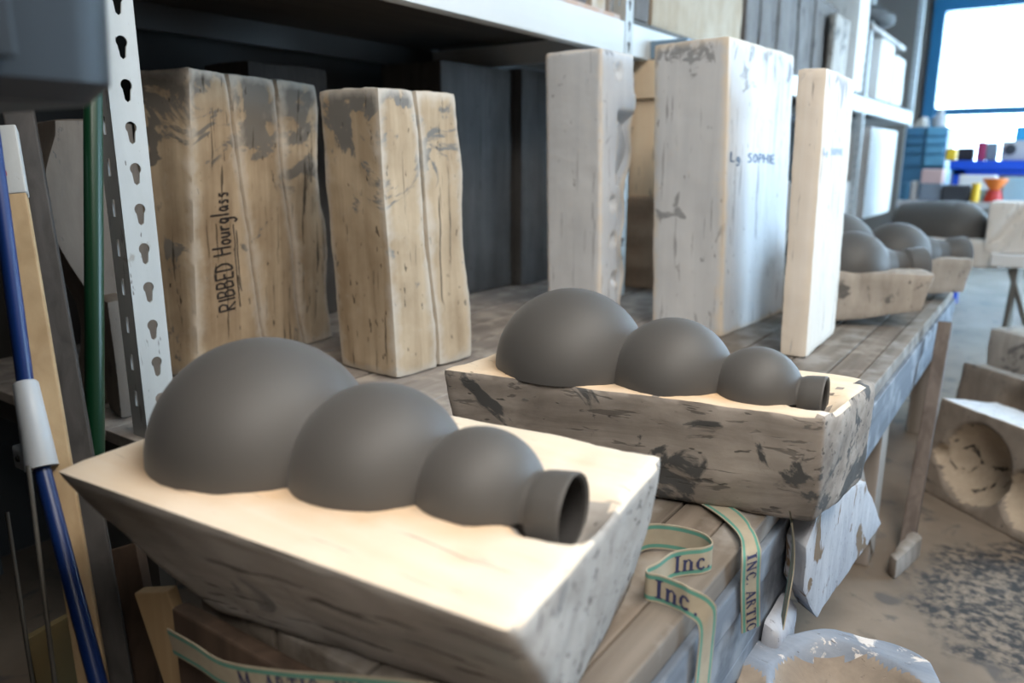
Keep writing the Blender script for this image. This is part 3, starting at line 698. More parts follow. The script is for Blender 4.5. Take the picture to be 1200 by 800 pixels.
# ------------------------------------------------------------------ upright moulds on rack and bench
def multi(name, Q, T, cuts, mat, label, wave=None, bcuts=None, seed=0.0, res=0.011, amp=0.003, group='upright moulds in the rack'):
    """a closed mould of several plaster pieces with open seams between them"""
    t = thing(name, label, 'mold', (Q[0] + Q[2]) / 2, group)
    cs = [0.0] + cuts + [1.0]; out = []; bcs = [0.0] + (bcuts or cuts) + [1.0]
    for i, (a, b) in enumerate(zip(cs, cs[1:])):
        g = 0.0022
        L = (T[1] - T[0]).length
        a2 = a + (g / L if i else 0); b2 = b - (g / L if i < len(cs) - 2 else 0)
        def df(u, v, w, p, a2=a2, b2=b2, last=(i == len(cs) - 2)):
            if wave:
                uu = a2 + (b2 - a2) * u
                p = p + (T[1] - T[0]).normalized() * wave(w) * uu
            p = p + V((0.003 * noise.noise(p * 6 + V((seed, 0, 0))), 0, 0))
            return p
        ca, cb = bcs[i] + (g / L if i else 0), bcs[i + 1] - (g / L if i < len(cs) - 2 else 0)
        bm = rough(lerp4(Q, ca, cb), lerp4(T, a2, b2), res, 2, amp, 12, df, seed + i * 3.1, 0.001)
        zmin = min(v.co.z for v in bm.verts)
        for v in bm.verts:
            v.co.z += (ZB - zmin) * (1 - min(1, (v.co.z - zmin) / 0.05))
        bvh = BVHTree.FromBMesh(bm)
        out.append((link('mold_piece', bm, mat, t, smooth=50), bvh))
    return t, out
Q, T = standing((232, 445), (153, 82), (222, 79), (370, 98), flare=(1.2, 1.0))
hg1, pcs = multi('upright_mold', Q, T, [0.26, 0.63], M['hg'], 'tall tan plaster mould just behind the perforated post, handwriting up its side', lambda w: 0.008 * sin(2 * pi * (1 - w) * 2.0 + 0.4) + 0.03 * max(0, 0.25 - w), [0.47, 0.76], 1.0)
# handwriting running upwards on the aisle face, between the first and second seam
lo = px(284, 362, (Q[0].x + T[0].x) / 2); hi = px(268, 222, (Q[0].x + T[0].x) / 2)
ex = (hi - lo).normalized(); nrm = V((1, 0, 0)) if True else None
e_u = (T[1] - T[0]).normalized(); nrm = e_u.cross(UZ); nrm = nrm if nrm.x > 0 else -nrm
ey = nrm.cross(ex).normalized()
if (ey.y > 0): ey = -ey
st1, w1 = layout('RIBBED Hourglass')
hgt = (hi - lo).length / w1
class MultiB:
    def __init__(s, bv): s.b = bv
    def ray_cast(s, o, d):
        best = (None, None, None, 1e9)
        for b in s.b:
            h = b.ray_cast(o, d)
            if h[0] is not None and h[3] < best[3]: best = h
        return best
bm = write([(p, None) for p, _ in st1], onto(MultiB([b for _, b in pcs]), lo + ey * (-hgt * 0.1), ex, ey * 1.7, nrm, hgt * 1.0, 0.0012), 0.13)
link('handwriting', bm, M['ink'], hg1, recalc=False)['label'] = 'black marker handwriting RIBBED Hourglass'
ul = [([(0.0, -0.45), (6.5, -0.38)], None), ([(1.2, -0.7), (6.0, -0.62)], None)]
link('underline', write(ul, onto(MultiB([b for _, b in pcs]), lo + ey * (-hgt * 0.1), ex, ey, nrm, hgt, 0.0012), 0.09), M['ink'], hg1, recalc=False)
Q, T = standing((465, 445), (372, 106), (442, 100), (536, 109), flare=(1.06, 1.0))
multi('upright_mold', Q, T, [0.45], M['hg_b'], 'tall tan plaster mould with grey top, next to the handwritten one', lambda w: 0.006 * sin(2 * pi * w * 1.6), [0.53], 5.0)
# left neighbours behind the post
Q, T = standing((112, 478), (34, 143), (62, 138), (101, 140), flare=(1.0, 1.0))
Q[1] = Q[0] + (Q[1] - Q[0]) * 2.6; T[1] = T[0] + (T[1] - T[0]) * 2.6; Q[2] = Q[1] + Q[3] - Q[0]; T[2] = T[1] + T[3] - T[0]
def wv(u, v, w, p):
    return p + V((0, 1, 0)) * (0.035 * sin(pi * 2 * min(1, w * 1.05)) * (1 - u))
bm = rough(Q, T, 0.013, 2, 0.003, 10, wv, 8.0); zmin = min(v.co.z for v in bm.verts)
tag(link('upright_mold', bm, M['leftmold'], smooth=50), 'dim grey-brown plaster mould with waisted edge, left of the perforated post', 'mold', 'upright moulds in the rack')
Q = quad(pz(158, 500, ZB) + V((-0.05, 0.005, 0)), pz(158, 500, ZB) + V((-0.055, 0.05, 0)), pz(126, 478, ZB) + V((0, 0, 0)))
T = [p + V((0, 0, 0.20)) for p in Q]
tag(link('plaster_block', rough(Q, T, 0.012, 2, 0.003, 10, None, 9.0), M['leftmold'], smooth=50), 'low grey plaster block half hidden behind the perforated post', 'block')

# white mould with natches, tall lettered mould, narrow one
Q, T = standing((703, 378), (638, 62), (705, 55), (743, 64))
bm = rough(Q, T, 0.0062, 5, 0.0015, 12, None, 3.0)
bm.normal_update()
XW = max(v.co.x for v in bm.verts); natch = [px(x, y, XW - 0.004) for x, y in ((728, 82), (730, 148), (730, 191), (719, 238), (719, 281), (719, 326))]
zlo, zhi = px(730, 345, XW).z, px(730, 128, XW).z
for v in [v for v in bm.verts if v.normal.x > 0.6]:
    c = v.co.copy()
    # the open side of the cavity beyond the parting strip
    yb_ = px(724.5 if c.z > px(730, 215, XW).z else 727, 250, XW).y + 0.006 * sin(c.z * 40)
    if zlo - 0.2 < c.z < zhi: v.co.x -= 0.03 * min(1, max(0, (c.y - yb_) / 0.012)) * min(1, (zhi - c.z) / 0.03) * (1 + 0.3 * sin(c.z * 31))
    for n_ in natch:
        d = math.hypot(c.y - n_.y, c.z - n_.z)
        if d < 0.019: v.co.x -= 0.011 * sqrt(1 - (d / 0.019) ** 2)
ymax = max(v.co.y for v in bm.verts); ymin = min(v.co.y for v in bm.verts)
for v in bm.verts:          # waisted far edge
    k = max(0, (v.co.y - ymin) / (ymax - ymin) - 0.5) * 2
    t_ = (v.co.z - ZB) / 0.74
    v.co.y -= k * (0.045 * max(0, min(1, (0.62 - t_) / 0.25)) - 0.02 * math.exp(-((t_ - 0.75) / 0.12) ** 2) + 0.012 * sin(t_ * 30) * (t_ < 0.8))
tag(link('upright_mold', bm, M['white_b'], smooth=55), 'white half mould with a column of dimples, left of the two taller white blocks', 'mold', 'white moulds behind the second cast')
Q, T = standing((845, 396), (766, 52), (855, 41), (932, 64))
bm = rough(Q, T, 0.011, 2, 0.0018, 12, None, 4.0)
so = thing('upright_mold', 'biggest white plaster mould, tall block with blue marker writing', 'mold', (Q[0] + Q[2]) / 2, 'white moulds behind the second cast')
bvh = BVHTree.FromBMesh(bm)
link('body', bm, M['white'], so, smooth=50)
n2 = (T[1] - T[0]).normalized().cross(UZ); n2 = n2 if n2.x > 0 else -n2
xs = (Q[0].x + Q[1].x) / 2
a = px(868, 189, xs); c = px(913, 190, xs)
st2, w2 = layout('Lg. SOPHIE'); ex = (T[1] - T[0]).normalized(); hh = (px(911, 190, xs) - a).dot(ex) / w2
exs = (ex * 1.0 - UZ * 0.02).normalized()
link('handwriting', write([(p, None) for p, _ in st2], onto(bvh, a, exs, UZ * 0.42, n2, hh, 0.001), 0.16), M['inkblue'], so, recalc=False)['label'] = 'blue marker handwriting Lg. SOPHIE'
Q, T = standing((945, 420), (934, 80), (970, 78), (1003, 93))
bm = rough(Q, T, 0.011, 2, 0.0018, 12, None, 6.0); bvh = BVHTree.FromBMesh(bm)
nx_ = thing('upright_mold', 'narrow white plaster mould with a tan face, right of the biggest white block', 'mold', (Q[0] + Q[2]) / 2, 'white moulds behind the second cast')
link('body', bm, M['white_c'], nx_, smooth=50)
xs = (Q[0].x + Q[1].x) / 2; ex = (T[1] - T[0]).normalized(); a = px(966, 181, xs)
hh = (px(992, 181, xs) - a).dot(ex) / w2
link('handwriting', write([(p, None) for p, _ in st2], onto(bvh, a, ex, UZ * 0.38, V((1, 0, 0)), hh, 0.001), 0.2), M['inkfaint'], nx_, recalc=False)['label'] = 'faded blue marker handwriting'

# tan stack seen in the gap
yb = 2.35
a = py(737, 395, yb); lowx = a.x
x0, x1 = py(730, 230, yb).x, py(800, 230, yb).x
zb1 = py(750, 232, yb).z; zb2 = py(752, 116, yb).z; zb3 = py(753, 71, yb).z
tag(link('brown_mold', rough([(x0, yb, ZB), (x1, yb, ZB), (x1, yb + .18, ZB), (x0, yb + .18, ZB)], [(x0, yb, zb1), (x1, yb, zb1), (x1, yb + .18, zb1), (x0, yb + .18, zb1)], 0.015, 2, 0.003, 10, lambda u, v, w, p: p + V((0, 0.012 * sin(w * 18), 0)), 2.2), M['brownblock'], smooth=50), 'brown plaster block in the gap beside the biggest white mould', 'block')
t = thing('cream_mold', 'cream capped mould standing on the brown block in the gap', 'mold', ((x0 + x1) / 2, yb + 0.09, zb1))
link('body', rough([(x0 + .012, yb + .01, zb1), (x1, yb + .01, zb1), (x1, yb + .16, zb1), (x0 + .012, yb + .16, zb1)], [(x0 + .012, yb + .01, zb2), (x1, yb + .01, zb2), (x1, yb + .16, zb2), (x0 + .012, yb + .16, zb2)], 0.015, 1, 0.001, 10), M['tanwhite'], t, smooth=50)
link('cap', rough([(x0, yb - .01, zb2), (x1, yb - .01, zb2), (x1, yb + .17, zb2), (x0, yb + .17, zb2)], [(x0, yb - .01, zb3), (x1, yb - .01, zb3), (x1, yb + .17, zb3), (x0, yb + .17, zb3)], 0.012, 1, 0.001, 10), M['tanwhite'], t, smooth=50)

tag(link('beam_stand_in', box(x0 + .01, x1 - .01, yb + .0, yb + .15, zb3 + 0.002, py(752, 49, yb).z, 0.004), flat('blue_grey_beam_shade', (0.20, 0.29, 0.38), 0.6)), 'added blue-grey block for the shaded rack beam, on the cream capped mould', 'box')  # added block stands in for the rack beam in bluish shade

# dark blocks at the back of the lower shelf
def plain_mold(x0, x1, y0, y1, z0, z1, mat, label, seed, name='upright_mold', cat='mold', group=None, amp=0.004, ribs=0, res=0.016):
    def df(u, v, w, p):
        if ribs and (u > 0.999 or v < 0.001): 
            k = v if u > 0.999 else u
            p = p + V((0.008 * cos(2 * pi * ribs * v), 0, 0)) * (u > 0.999)
        return p
    b = [(x0, y0, z0), (x1, y0, z0), (x1, y1, z0), (x0, y1, z0)]
    return tag(link(name, rough(b, [(x, y, z1) for x, y, _ in b], res, 2, amp, 9, df, seed), mat, smooth=50), label, cat, group)
p0, p1 = px(522, 345, -1.50), px(606, 345, -1.50); p2, p3 = px(611, 345, -1.46), px(660, 345, -1.46)
plain_mold(-1.74, -1.50, p0.y, p1.y - .006, ZB, ZC + 0.285, M['darkmold'], 'wide blackened mould at the back of the lower shelf', 3.3, group='blackened moulds under the shelf')
plain_mold(-1.74, -1.46, p2.y, p3.y, ZB, ZC + 0.29, M['darkmold'], 'narrower blackened mould with tan patches beside the white dimpled mould', 5.3, group='blackened moulds under the shelf')
q0, q1 = px(330, 80, -1.62).y, px(384, 80, -1.62).y
plain_mold(-1.80, -1.62, q0 - .1, q1, ZB, ZC + 0.235, M['darkmold'], 'dark grey mould top showing behind the handwritten tan mould', 6.3, group='blackened moulds under the shelf')

# moulds standing on the upper shelf
ZS = Z2 + 0.018
XS = XRK - 0.02
def shelf_row(px0, px1, X, mat, label, depth, h, seed, group, ribs=0, amp=0.004, top=None):
    y0 = px(px0, 40, X).y; y1 = px(px1, 40, X).y
    return plain_mold(X - depth, X, y0, y1, ZS, ZS + h, mat, label, seed, group=group, ribs=ribs, amp=amp)
GU = 'moulds standing on the upper shelf'
shelf_row(764, 869, XS, M['tan_up'], 'broad cream mould on the upper shelf above the biggest white block', 0.3, 0.5, 1.1, GU)
yy = 874
for i, (wd, lab) in enumerate(((17, 'first narrow weathered mould right of the broad cream one, upper shelf'), (21, 'second narrow weathered mould right of the broad cream one, upper shelf'),
                               (24, 'third narrow weathered mould right of the broad cream one, upper shelf'), (19, 'fourth narrow weathered mould right of the broad cream one, upper shelf'), (28, 'last weathered grey mould half before the far white post, upper shelf'))):
    shelf_row(yy, yy + wd - 2, XS - 0.01 * (i % 2) - (0.06 if i > 2 else 0), M['ribmold'], lab, 0.28, 0.45, 2.0 + i, GU, amp=0.006); yy += wd
y0, y1 = px(977, 60, XRK - 0.016).y, px(994, 60, XRK - 0.016).y
plain_mold(XRK - 0.056, XRK - 0.016, y0, y1, ZS, px(985, 17, XRK - 0.016).z, M['dusty'], 'short grey-brown mould slab at the front of the weathered row, upper shelf', 7.7, group=GU)
shelf_row(742, 761, XS + 0.01, M['ribmold'], 'grey-white mould beside the second rack post, upper shelf', 0.1, 0.4, 3.9, GU)
for i, (a, b, mt, lab) in enumerate(((650, 690, 'ribmold', 'dark weathered mould at the top edge of the picture, left end of the upper shelf'), (694, 712, 'hg', 'small tan mould left of the second rack post on the upper shelf'), (714, 732, 'dusty_b', 'pale grey mould touching the second rack post on the upper shelf'))):
    y0 = px(a, 12, XS - .03).y; y1 = px(b, 12, XS - .03).y
    plain_mold(XS - 0.25, XS - 0.03, y0, y1 - .004, ZS, ZS + 0.3, M[mt], lab, 4 + i, group=GU)

# ------------------------------------------------------------------ far bays of the rack
def far_block(x0, x1, ya, yb, z0, z1, mat, label, seed, name='plaster_mold', group=None, cat='mold'):
    b = [(x0, ya, z0), (x1, ya, z0), (x1, yb, z0), (x0, yb, z0)]
    return tag(link(name, rough(b, [(x, y, z1) for x, y, _ in b], 0.03, 1, 0.004, 6, None, seed), mat, smooth=50), label, cat, group)
GF = 'white moulds in the far rack bays'
y0 = px(1002, 60, XRK).y; y1 = px(1013, 60, XRK).y
far_block(XRK - 0.3, XRK + 0.01, y0, y1, ZS, ZS + 0.7, M['farwhite'], 'tall bright white mould left of the far rack post, upper shelf', 1, group=GF)
y0 = px(1030, 90, XRK).y; y1 = px(1046, 90, XRK).y; zt = px(1040, 45, XRK).z
far_block(XRK - 0.25, XRK, y0, y1, ZS, zt, M['farwhite'], 'white mould on the upper shelf between the two far posts', 2, group=GF)
y0 = px(1048, 90, XRK).y; y1 = px(1060, 90, XRK).y; zt = px(1055, 66, XRK).z
far_block(XRK - 0.25, XRK, y0, y1, ZS, zt, M['farwhite'], 'shorter white mould against the farthest post, upper shelf', 3, group=GF)
zdk = ZB
y0 = px(1022, 200, XRK).y; y1 = px(1052, 200, XRK).y
far_block(XRK - 0.3, XRK - 0.03, y0, y1, zdk - 0.001, px(1040, 150, XRK).z, M['farwhite'], 'white mould on the lower shelf between the far posts', 4, group=GF)
y0 = px(1000, 200, XRK).y; y1 = px(1010, 200, XRK).y
plain_mold(XRK - 0.3, XRK - 0.045, y0 - 0.6, y1 - 0.05, ZB, px(1004, 212, XRK).z, M['farwhite'], 'white mould low behind the narrow tan-faced block', 4.7, group=GF)
# grey sack overhanging the upper shelf
c = px(1040, 20, XRK + 0.05)
ys = (px(1020, 25, XRK).y, px(1062, 25, XRK).y)
link('shelf_board', box(XBK + 0.016, XRK + 0.02, ys[0], ys[1], c.z - 0.10, c.z - 0.07, 0.003), M['deck'], rk)
bm = bmesh.new(); bmesh.ops.create_icosphere(bm, subdivisions=3, radius=1)
for v in bm.verts: v.co = V((v.co.x * 0.14, v.co.y * 0.34, v.co.z * 0.06 + 0.02 * noise.noise(v.co * 2))) + V((XRK - 0.05, c.y, c.z))
tag(link('sack', bm, M['darkmold'], smooth=60), 'grey sack lying high up against the far rack post', 'sack')

# ------------------------------------------------------------------ background moulds and casts on the bench
ZA = ZC - 0.278
def bgmold(tl, tr, depth, zt, mat, label, seed, base_in=0.03, zb=ZB, left_ext=0.0, lift=0.0):
    L = pz(*tl, zt); R = pz(*tr, zt); d = (R - L).normalized(); back = V((-d.y, d.x, 0))
    if back.y < 0: back = -back
    L = L - d * left_ext
    T = [L, R, R + back * depth, L + back * depth]
    B = [L + d * base_in + back * base_in * .4, R - d * base_in + back * base_in * .4, R - d * base_in + back * (depth - base_in * .3), L + d * base_in + back * (depth - base_in * .3)]
    for k, p in enumerate(B): p.z = zb + (lift if k in (1, 2) else 0)
    bm = rough(B, T, 0.014, 2, 0.004, 10, None, seed)
    return tag(link('plaster_mold', bm, mat, smooth=50), label, 'mold', 'half moulds laid on the bench'), L, R, d, back
_, L, R, dA, bk = bgmold((985, 318), (1098, 322), 0.24, ZA, M['dusty'], 'grey-brown stained half mould just right of the white blocks, third along the bench', 3.0, 0.02, left_ext=0.06, lift=0.045)
ZBm = ZC - 0.287
_, L2, R2, dB, bk2 = bgmold((1040, 301), (1143, 304), 0.26, ZBm, M['dusty_b'], 'dusty half mould under the double-bulb cast, fourth along the bench', 5.0, 0.015, left_ext=0.2, lift=0.03)
ZCm = ZC - 0.31
_, L3, R3, dC, bk3 = bgmold((1075, 277), (1180, 284), 0.3, ZCm, M['farwhite'], 'pale half mould under the big jar cast at the far bench end', 7.0, 0.02, left_ext=0.1)
def bgcast(zt, cen, R, d, neck, label, extra=None):
    bl = [(cen.x, cen.y, R)]
    if extra: bl = extra + bl
    cast(zt, bl, d, neck, label)
def at_plane(x, y, z): return pz(x, y, z)
# front small bottle: bulb then slim neck to the right
c1 = pz(1014, 318, ZA); e1 = pz(1100, 318, ZA); dd = (e1 - c1).normalized(); Ln = (e1 - c1).length
r1 = 0.096
bgcast(ZA, c1 + V((-dd.y, dd.x, 0)) * 0.085, r1, dd, [(r1 * .80, r1 * .60), (r1 * 1.1, r1 * .46), (r1 * 1.4, 0.041), (r1 * 1.8, 0.037), (Ln * 0.68, 0.036), (Ln * 0.71, 0.037), (Ln * .76, 0.049), (Ln * 0.98, 0.054), (Ln, 0.053)], 'small long-necked grey bottle cast right of the white blocks')
c2 = pz(1066, 304, ZBm); e2 = pz(1148, 304, ZBm); dd = (e2 - c2).normalized(); Ln = (e2 - c2).length; off = V((-dd.y, dd.x, 0)) * 0.09
c0 = c2 - dd * 0.20
bgcast(ZBm, c2 + off, 0.102, dd, [(0.078, 0.066), (0.115, 0.052), (0.17, 0.045), (Ln * 0.66, 0.045), (Ln * 0.7, 0.046), (Ln * .8, 0.056), (Ln * 0.98, 0.06), (Ln, 0.059)], 'double-bulb long-necked grey cast behind the small bottle', [((c0 + off).x, (c0 + off).y, 0.135)])
# big jar, mouth to the left
cj = pz(1108, 278, ZCm); ej = pz(1040, 274, ZCm); dj = (ej - cj).normalized(); Lj = (ej - cj).length; offj = V((dj.y, -dj.x, 0)) * 0.12
if offj.y < 0: offj = -offj
bgcast(ZCm, cj + offj, 0.145, dj, [(0.0, 0.145), (0.04, 0.1445), (0.09, 0.142), (0.15, 0.136), (0.21, 0.127), (Lj * 0.97, 0.113), (Lj, 0.108)], 'big grey jar cast lying with its mouth to the left at the far bench end')

# ------------------------------------------------------------------ webbing straps
RW = 0.030
def ribbon(path, widths, label, texts=(), thick=0.0012, group='printed webbing straps', stripes=True, name='webbing_strap'):
    """path: points of the strap's lower edge, widths: vectors across it; texts: (string, arc start, height factor, side, flip)"""
    P = [V(p) for p in path]; Wd = [V(w) for w in widths]
    # catmull-rom refine
    pts, wds = [], []
    n = len(P)
    for i in range(n - 1):
        a, b, c, d = P[max(i - 1, 0)], P[i], P[i + 1], P[min(i + 2, n - 1)]
        for k in range(8):
            t = k / 8
            pts.append(0.5 * ((2 * b) + (c - a) * t + (2 * a - 5 * b + 4 * c - d) * t * t + (3 * b - a - 3 * c + d) * t ** 3)); wds.append(Wd[i].lerp(Wd[i + 1], t))
    pts.append(P[-1]); wds.append(Wd[-1])
    acc = [0.0]
    for a, b in zip(pts, pts[1:]): acc.append(acc[-1] + (b - a).length)
    def frame(s):
        s = max(0, min(acc[-1] - 1e-6, s))
        i = 0
        while acc[i + 1] < s: i += 1
        t = (s - acc[i]) / max(1e-9, acc[i + 1] - acc[i])
        p = pts[i].lerp(pts[i + 1], t); w = wds[i].lerp(wds[i + 1], t)
        j = max(0, i - 1); k = min(len(pts) - 1, i + 2)
        d = (pts[k] - pts[j]).normalized(); return p, w, d.cross(w).normalized()
    cuts = [0, 0.06, 0.2, 0.8, 0.94, 1] if stripes else [0, 1]
    bm = bmesh.new(); rows = []
    for i in range(len(pts)):
        _, w, nn = frame(acc[i])
        rows.append(([bm.verts.new(pts[i] + wds[i] * c + nn * thick / 2) for c in cuts], [bm.verts.new(pts[i] + wds[i] * c - nn * thick / 2) for c in cuts]))
    for (a, a2), (b, b2) in zip(rows, rows[1:]):
        for k in range(len(cuts) - 1):
            mi = 1 if k in (1, 3) and stripes else 0
            f = bm.faces.new((a[k], b[k], b[k + 1], a[k + 1])); f.material_index = mi
            f = bm.faces.new((a2[k], a2[k + 1], b2[k + 1], b2[k])); f.material_index = mi
        bm.faces.new((a[0], a2[0], b2[0], b[0])); bm.faces.new((a[-1], b[-1], b2[-1], a2[-1]))
    t = thing(name, label, 'strap', P[0], group)
    link('webbing', bm, [M['ribbon'], M['teal']], t, smooth=60, recalc=False)
    for (s, start, hf, sgn) in texts:
        st, tw = layout(s, SER); start = V(start)
        s0 = acc[min(range(len(pts)), key=lambda i: (pts[i] - start).length)]
        h = hf * wds[0].length
        pm, wm, nm = frame(s0 + sgn * tw * h / 2)
        side = 1 if nm.dot(EYE - pm) > 0 else -1          # the printed face
        def fn(u, v, s0=s0, h=h, side=side, sgn=sgn, hf=hf):
            p, w, nn = frame(s0 + sgn * u * h)
            return p + w * (0.5 - hf / 2 + v * hf) + nn * side * (thick / 2 + 0.0006)
        link('print', write(st, fn, 0.12, step=0.1), M['navy'], t, recalc=False)['label'] = 'navy print on the webbing'
    return t
def bp(x, y, z=ZB + 0.001): return pz(x, y, z)
upv = UZ * RW

upv = UZ * RW
path = [bp(735, 655), bp(760, 643), bp(792, 645), bp(822, 654), bp(833, 666), bp(822, 672), bp(803, 674), bp(786, 678), bp(770, 690), bp(757, 697),
        bp(758, 703), bp(772, 706), bp(790, 713), bp(805, 721)]
ws = [upv] * len(path)
xh = XE + 0.012
q = path[-1]
path += [V((xh, q.y + 0.004, ZB - 0.012)), V((xh, q.y + 0.003, ZB - 0.06)), V((xh, q.y - 0.002, ZB - 0.15)), V((xh, q.y, ZB - 0.26))]
ws += [V((0.010, 0.014, 0.022)), V((0.006, 0.027, 0.010)), V((0.004, 0.0295, 0)), V((0.004, 0.0295, 0))]
ribbon(path, ws, 'printed webbing strap curled on edge in a loop on the bench, tail over the edge', [('Inc.', bp(788, 678), 0.62, -1), ('Inc.', bp(766, 704), 0.66, 1)])
a0, a1, a2 = bp(818, 588, ZB + 0.002), bp(845, 606, ZB + 0.006), bp(866, 628, ZB + 0.010)
xh = XE + 0.010
h0 = px(869, 652, xh); h1 = px(868, 690, xh); h2 = px(869, 742, xh)
wv_ = V((0.012, 0.0275, 0)); wd_ = lambda a, b: (b - a).normalized() * RW
ribbon([a0, a1, a2, h0, h1, h2], [wd_(a0, bp(838, 584, ZB + 0.002)), wd_(a1, bp(868, 600, ZB + 0.006)), wd_(a2, bp(890, 610, ZB + 0.01)), wv_, wv_, wv_],
       'printed webbing strap from under the second mould, hanging flat down the bench front', [('INC. ARTIC', h0, 0.5, 1)])
xs3 = -0.185
pp = [px(928, 612, xs3), px(931, 640, xs3), px(930, 668, xs3), px(925, 700, xs3), px(918, 738, xs3)]
ribbon(pp, [V((-0.010, 0.028, 0))] * 5, 'thin strap end hanging edge-on beside the white plaster piece under the bench')
yq = YE0 - 0.032
pp = [py(196, 736, yq), py(225, 752, yq), py(262, 774, yq), py(330, 785, yq), py(400, 790, yq), py(500, 800, yq - 0.01), py(585, 822, yq - 0.02)]
dn = V((0, -0.004, 0.030))
ribbon([p - dn for p in pp], [dn] * len(pp), 'printed webbing strap slung along the bench end below the nearest mould', [('M  ARTIC  INC.', py(280, 782, yq) - dn, 0.6, 1)])

# ------------------------------------------------------------------ moulds with cavities
def cavity_slab(P00, P10, P11, P01, nrm, thick, cav, mat, name, label, res=0.009, seed=0.0, amp=0.003, group=None, edge=None, mats=None, rim=0.004, smooth=2, zpin=None):
    """slab whose working face P00-P10-P11-P01 has round cavities cav = [(s, t, R, depth scale)] in metres along P00-P10 and P00-P01; nrm points out of the face"""
    nrm = V(nrm).normalized(); back = [V(p) - nrm * thick for p in (P00, P10, P11, P01)]
    F4 = [V(p) for p in (P00, P10, P11, P01)]
    ex = (F4[1] - F4[0]).normalized(); ey = (F4[3] - F4[0]); ey = (ey - ex * ey.dot(ex)).normalized()
    def df(u, v, w, p):
        if w > 0.999:
            q = p - F4[0]; s_, t_ = q.dot(ex), q.dot(ey); d = 0
            for (cs, ct, R, k) in cav:
                r2 = (s_ - cs) ** 2 + (t_ - ct) ** 2
                if r2 < R * R: d = max(d, R * k * (1 - r2 / (R * R)) ** 0.75)
                elif r2 < (R * 1.06) ** 2: d = max(d, 0)
            p = p - nrm * d
        if edge: p = edge(u, v, w, p)
        return p
    bm = rough(back, F4, res, smooth, amp, 11, df, seed)
    if mats:
        for f in bm.faces:
            if len(mats) > 2 and f.normal.z > 0.7 and (f.calc_center_median() - F4[3]).dot(ey) > -0.02: f.material_index = 2; continue
            c = f.calc_center_median(); q = c - F4[0]; s_, t_ = q.dot(ex), q.dot(ey); dn_ = q.dot(nrm)
            if dn_ > -thick * 0.9 and any((s_ - cs) ** 2 + (t_ - ct) ** 2 < (R * (0.97 + 0.05 * noise.noise(c * 25))) ** 2 for cs, ct, R, k in cav) and f.normal.dot(nrm) > -0.2: f.material_index = 1
    o = link(name, bm, mats or mat, None, None, smooth=60)
    return tag(o, label, 'mold', group)
# gourd half mould standing on the floor at the right
fl = 0.0
G0 = pz(1076, 572, fl); G1 = pz(1240, 660, fl)
dg = (G1 - G0).normalized(); ng = V((dg.y, -dg.x, 0)); ng = ng if ng.y < 0 else -ng
lean = 0.04; hG = vert_z(G0 - ng * 0.04, 466)
up_ = V((0, 0, hG)) - ng * lean
wG = (G1 - G0).length; ctr = lambda x, y: None
def on_slab(x, y):
    n_ = dg.cross(up_).normalized(); d = ray(x, y); t = (G0 - EYE).dot(n_) / d.dot(n_); p = EYE + d * t - G0
    return p.dot(dg), p.dot(up_.normalized())
s1, t1 = on_slab(1140, 545); sr, _ = on_slab(1184, 560); R1 = (sr - s1) * 0.98
s2, t2 = on_slab(1206, 590); R2 = R1 * 0.72
nf = dg.cross(up_).normalized(); nf = nf if nf.y < 0 else -nf
M['cavity_in'] = plaster('cavity_cream_skin', (0.36, 0.29, 0.22), (0.46, 0.38, 0.29), (0.04, 0.035, 0.03), 0.61, (1, 1, 1), 0.0, seed=3.6, scale=1.6, pits=0.9)
cavity_slab(G0, G1, G1 + up_, G0 + up_, nf, 0.2, [(s1, t1, R1, 0.9), (s2, t2, R2, 0.9), (s1 - R1 * .95, t1 - 0.01, R1 * 0.28, .9)], None, 'gourd_mold', 'brown half mould with round gourd cavities, pale top edge, on the floor', 0.005, 3.0, 0.003, 'half moulds stood on the floor', mats=[M['cavity'], M['cavity_in'], M['white']])
# one behind it
back_off = -V((nf.x, nf.y, 0)).normalized() * 0.17
def plan_pt(x, P0):
    d = ray(x, 500); n_ = V((nf.x, nf.y, 0)); t = (P0 - EYE).dot(n_) / d.dot(n_); p = EYE + d * t; p.z = 0; return p
back_off = back_off * 1.5
K0 = plan_pt(1106, G0 + back_off); K1 = K0 + dg * 0.62
hK = vert_z(K0, 424)
upk = V((0, 0, hK)) - ng * 0.04
cavity_slab(K0, K1, K1 + upk, K0 + upk, nf, 0.09, [(0.28, hK - 0.12, 0.13, 0.8)], None, 'gourd_mold', 'dusty half mould standing behind the brown gourd-cavity mould', 0.012, 6.0, 0.003, 'half moulds stood on the floor', mats=[M['cavity'], M['cavity']])
# grey block farther back, pale top
J0 = plan_pt(1142, K0 + back_off * 1.3)
hJ0 = vert_z(J0, 424); hJ1 = vert_z(J0, 383)
bb = [J0, J0 + dg * 0.6, J0 + dg * 0.6 - V((nf.x, nf.y, 0)).normalized() * 0.25, J0 - V((nf.x, nf.y, 0)).normalized() * 0.25]
bb = [V((p.x, p.y, 0)) for p in bb]
tag(link('plaster_mold', rough(bb, [p + V((0, 0, hJ1)) for p in bb], 0.02, 2, 0.004, 9, None, 4.2), M['dusty_b'], smooth=50), 'pale-topped grey mould block, hindmost of the floor moulds at right', 'mold', 'half moulds stood on the floor')

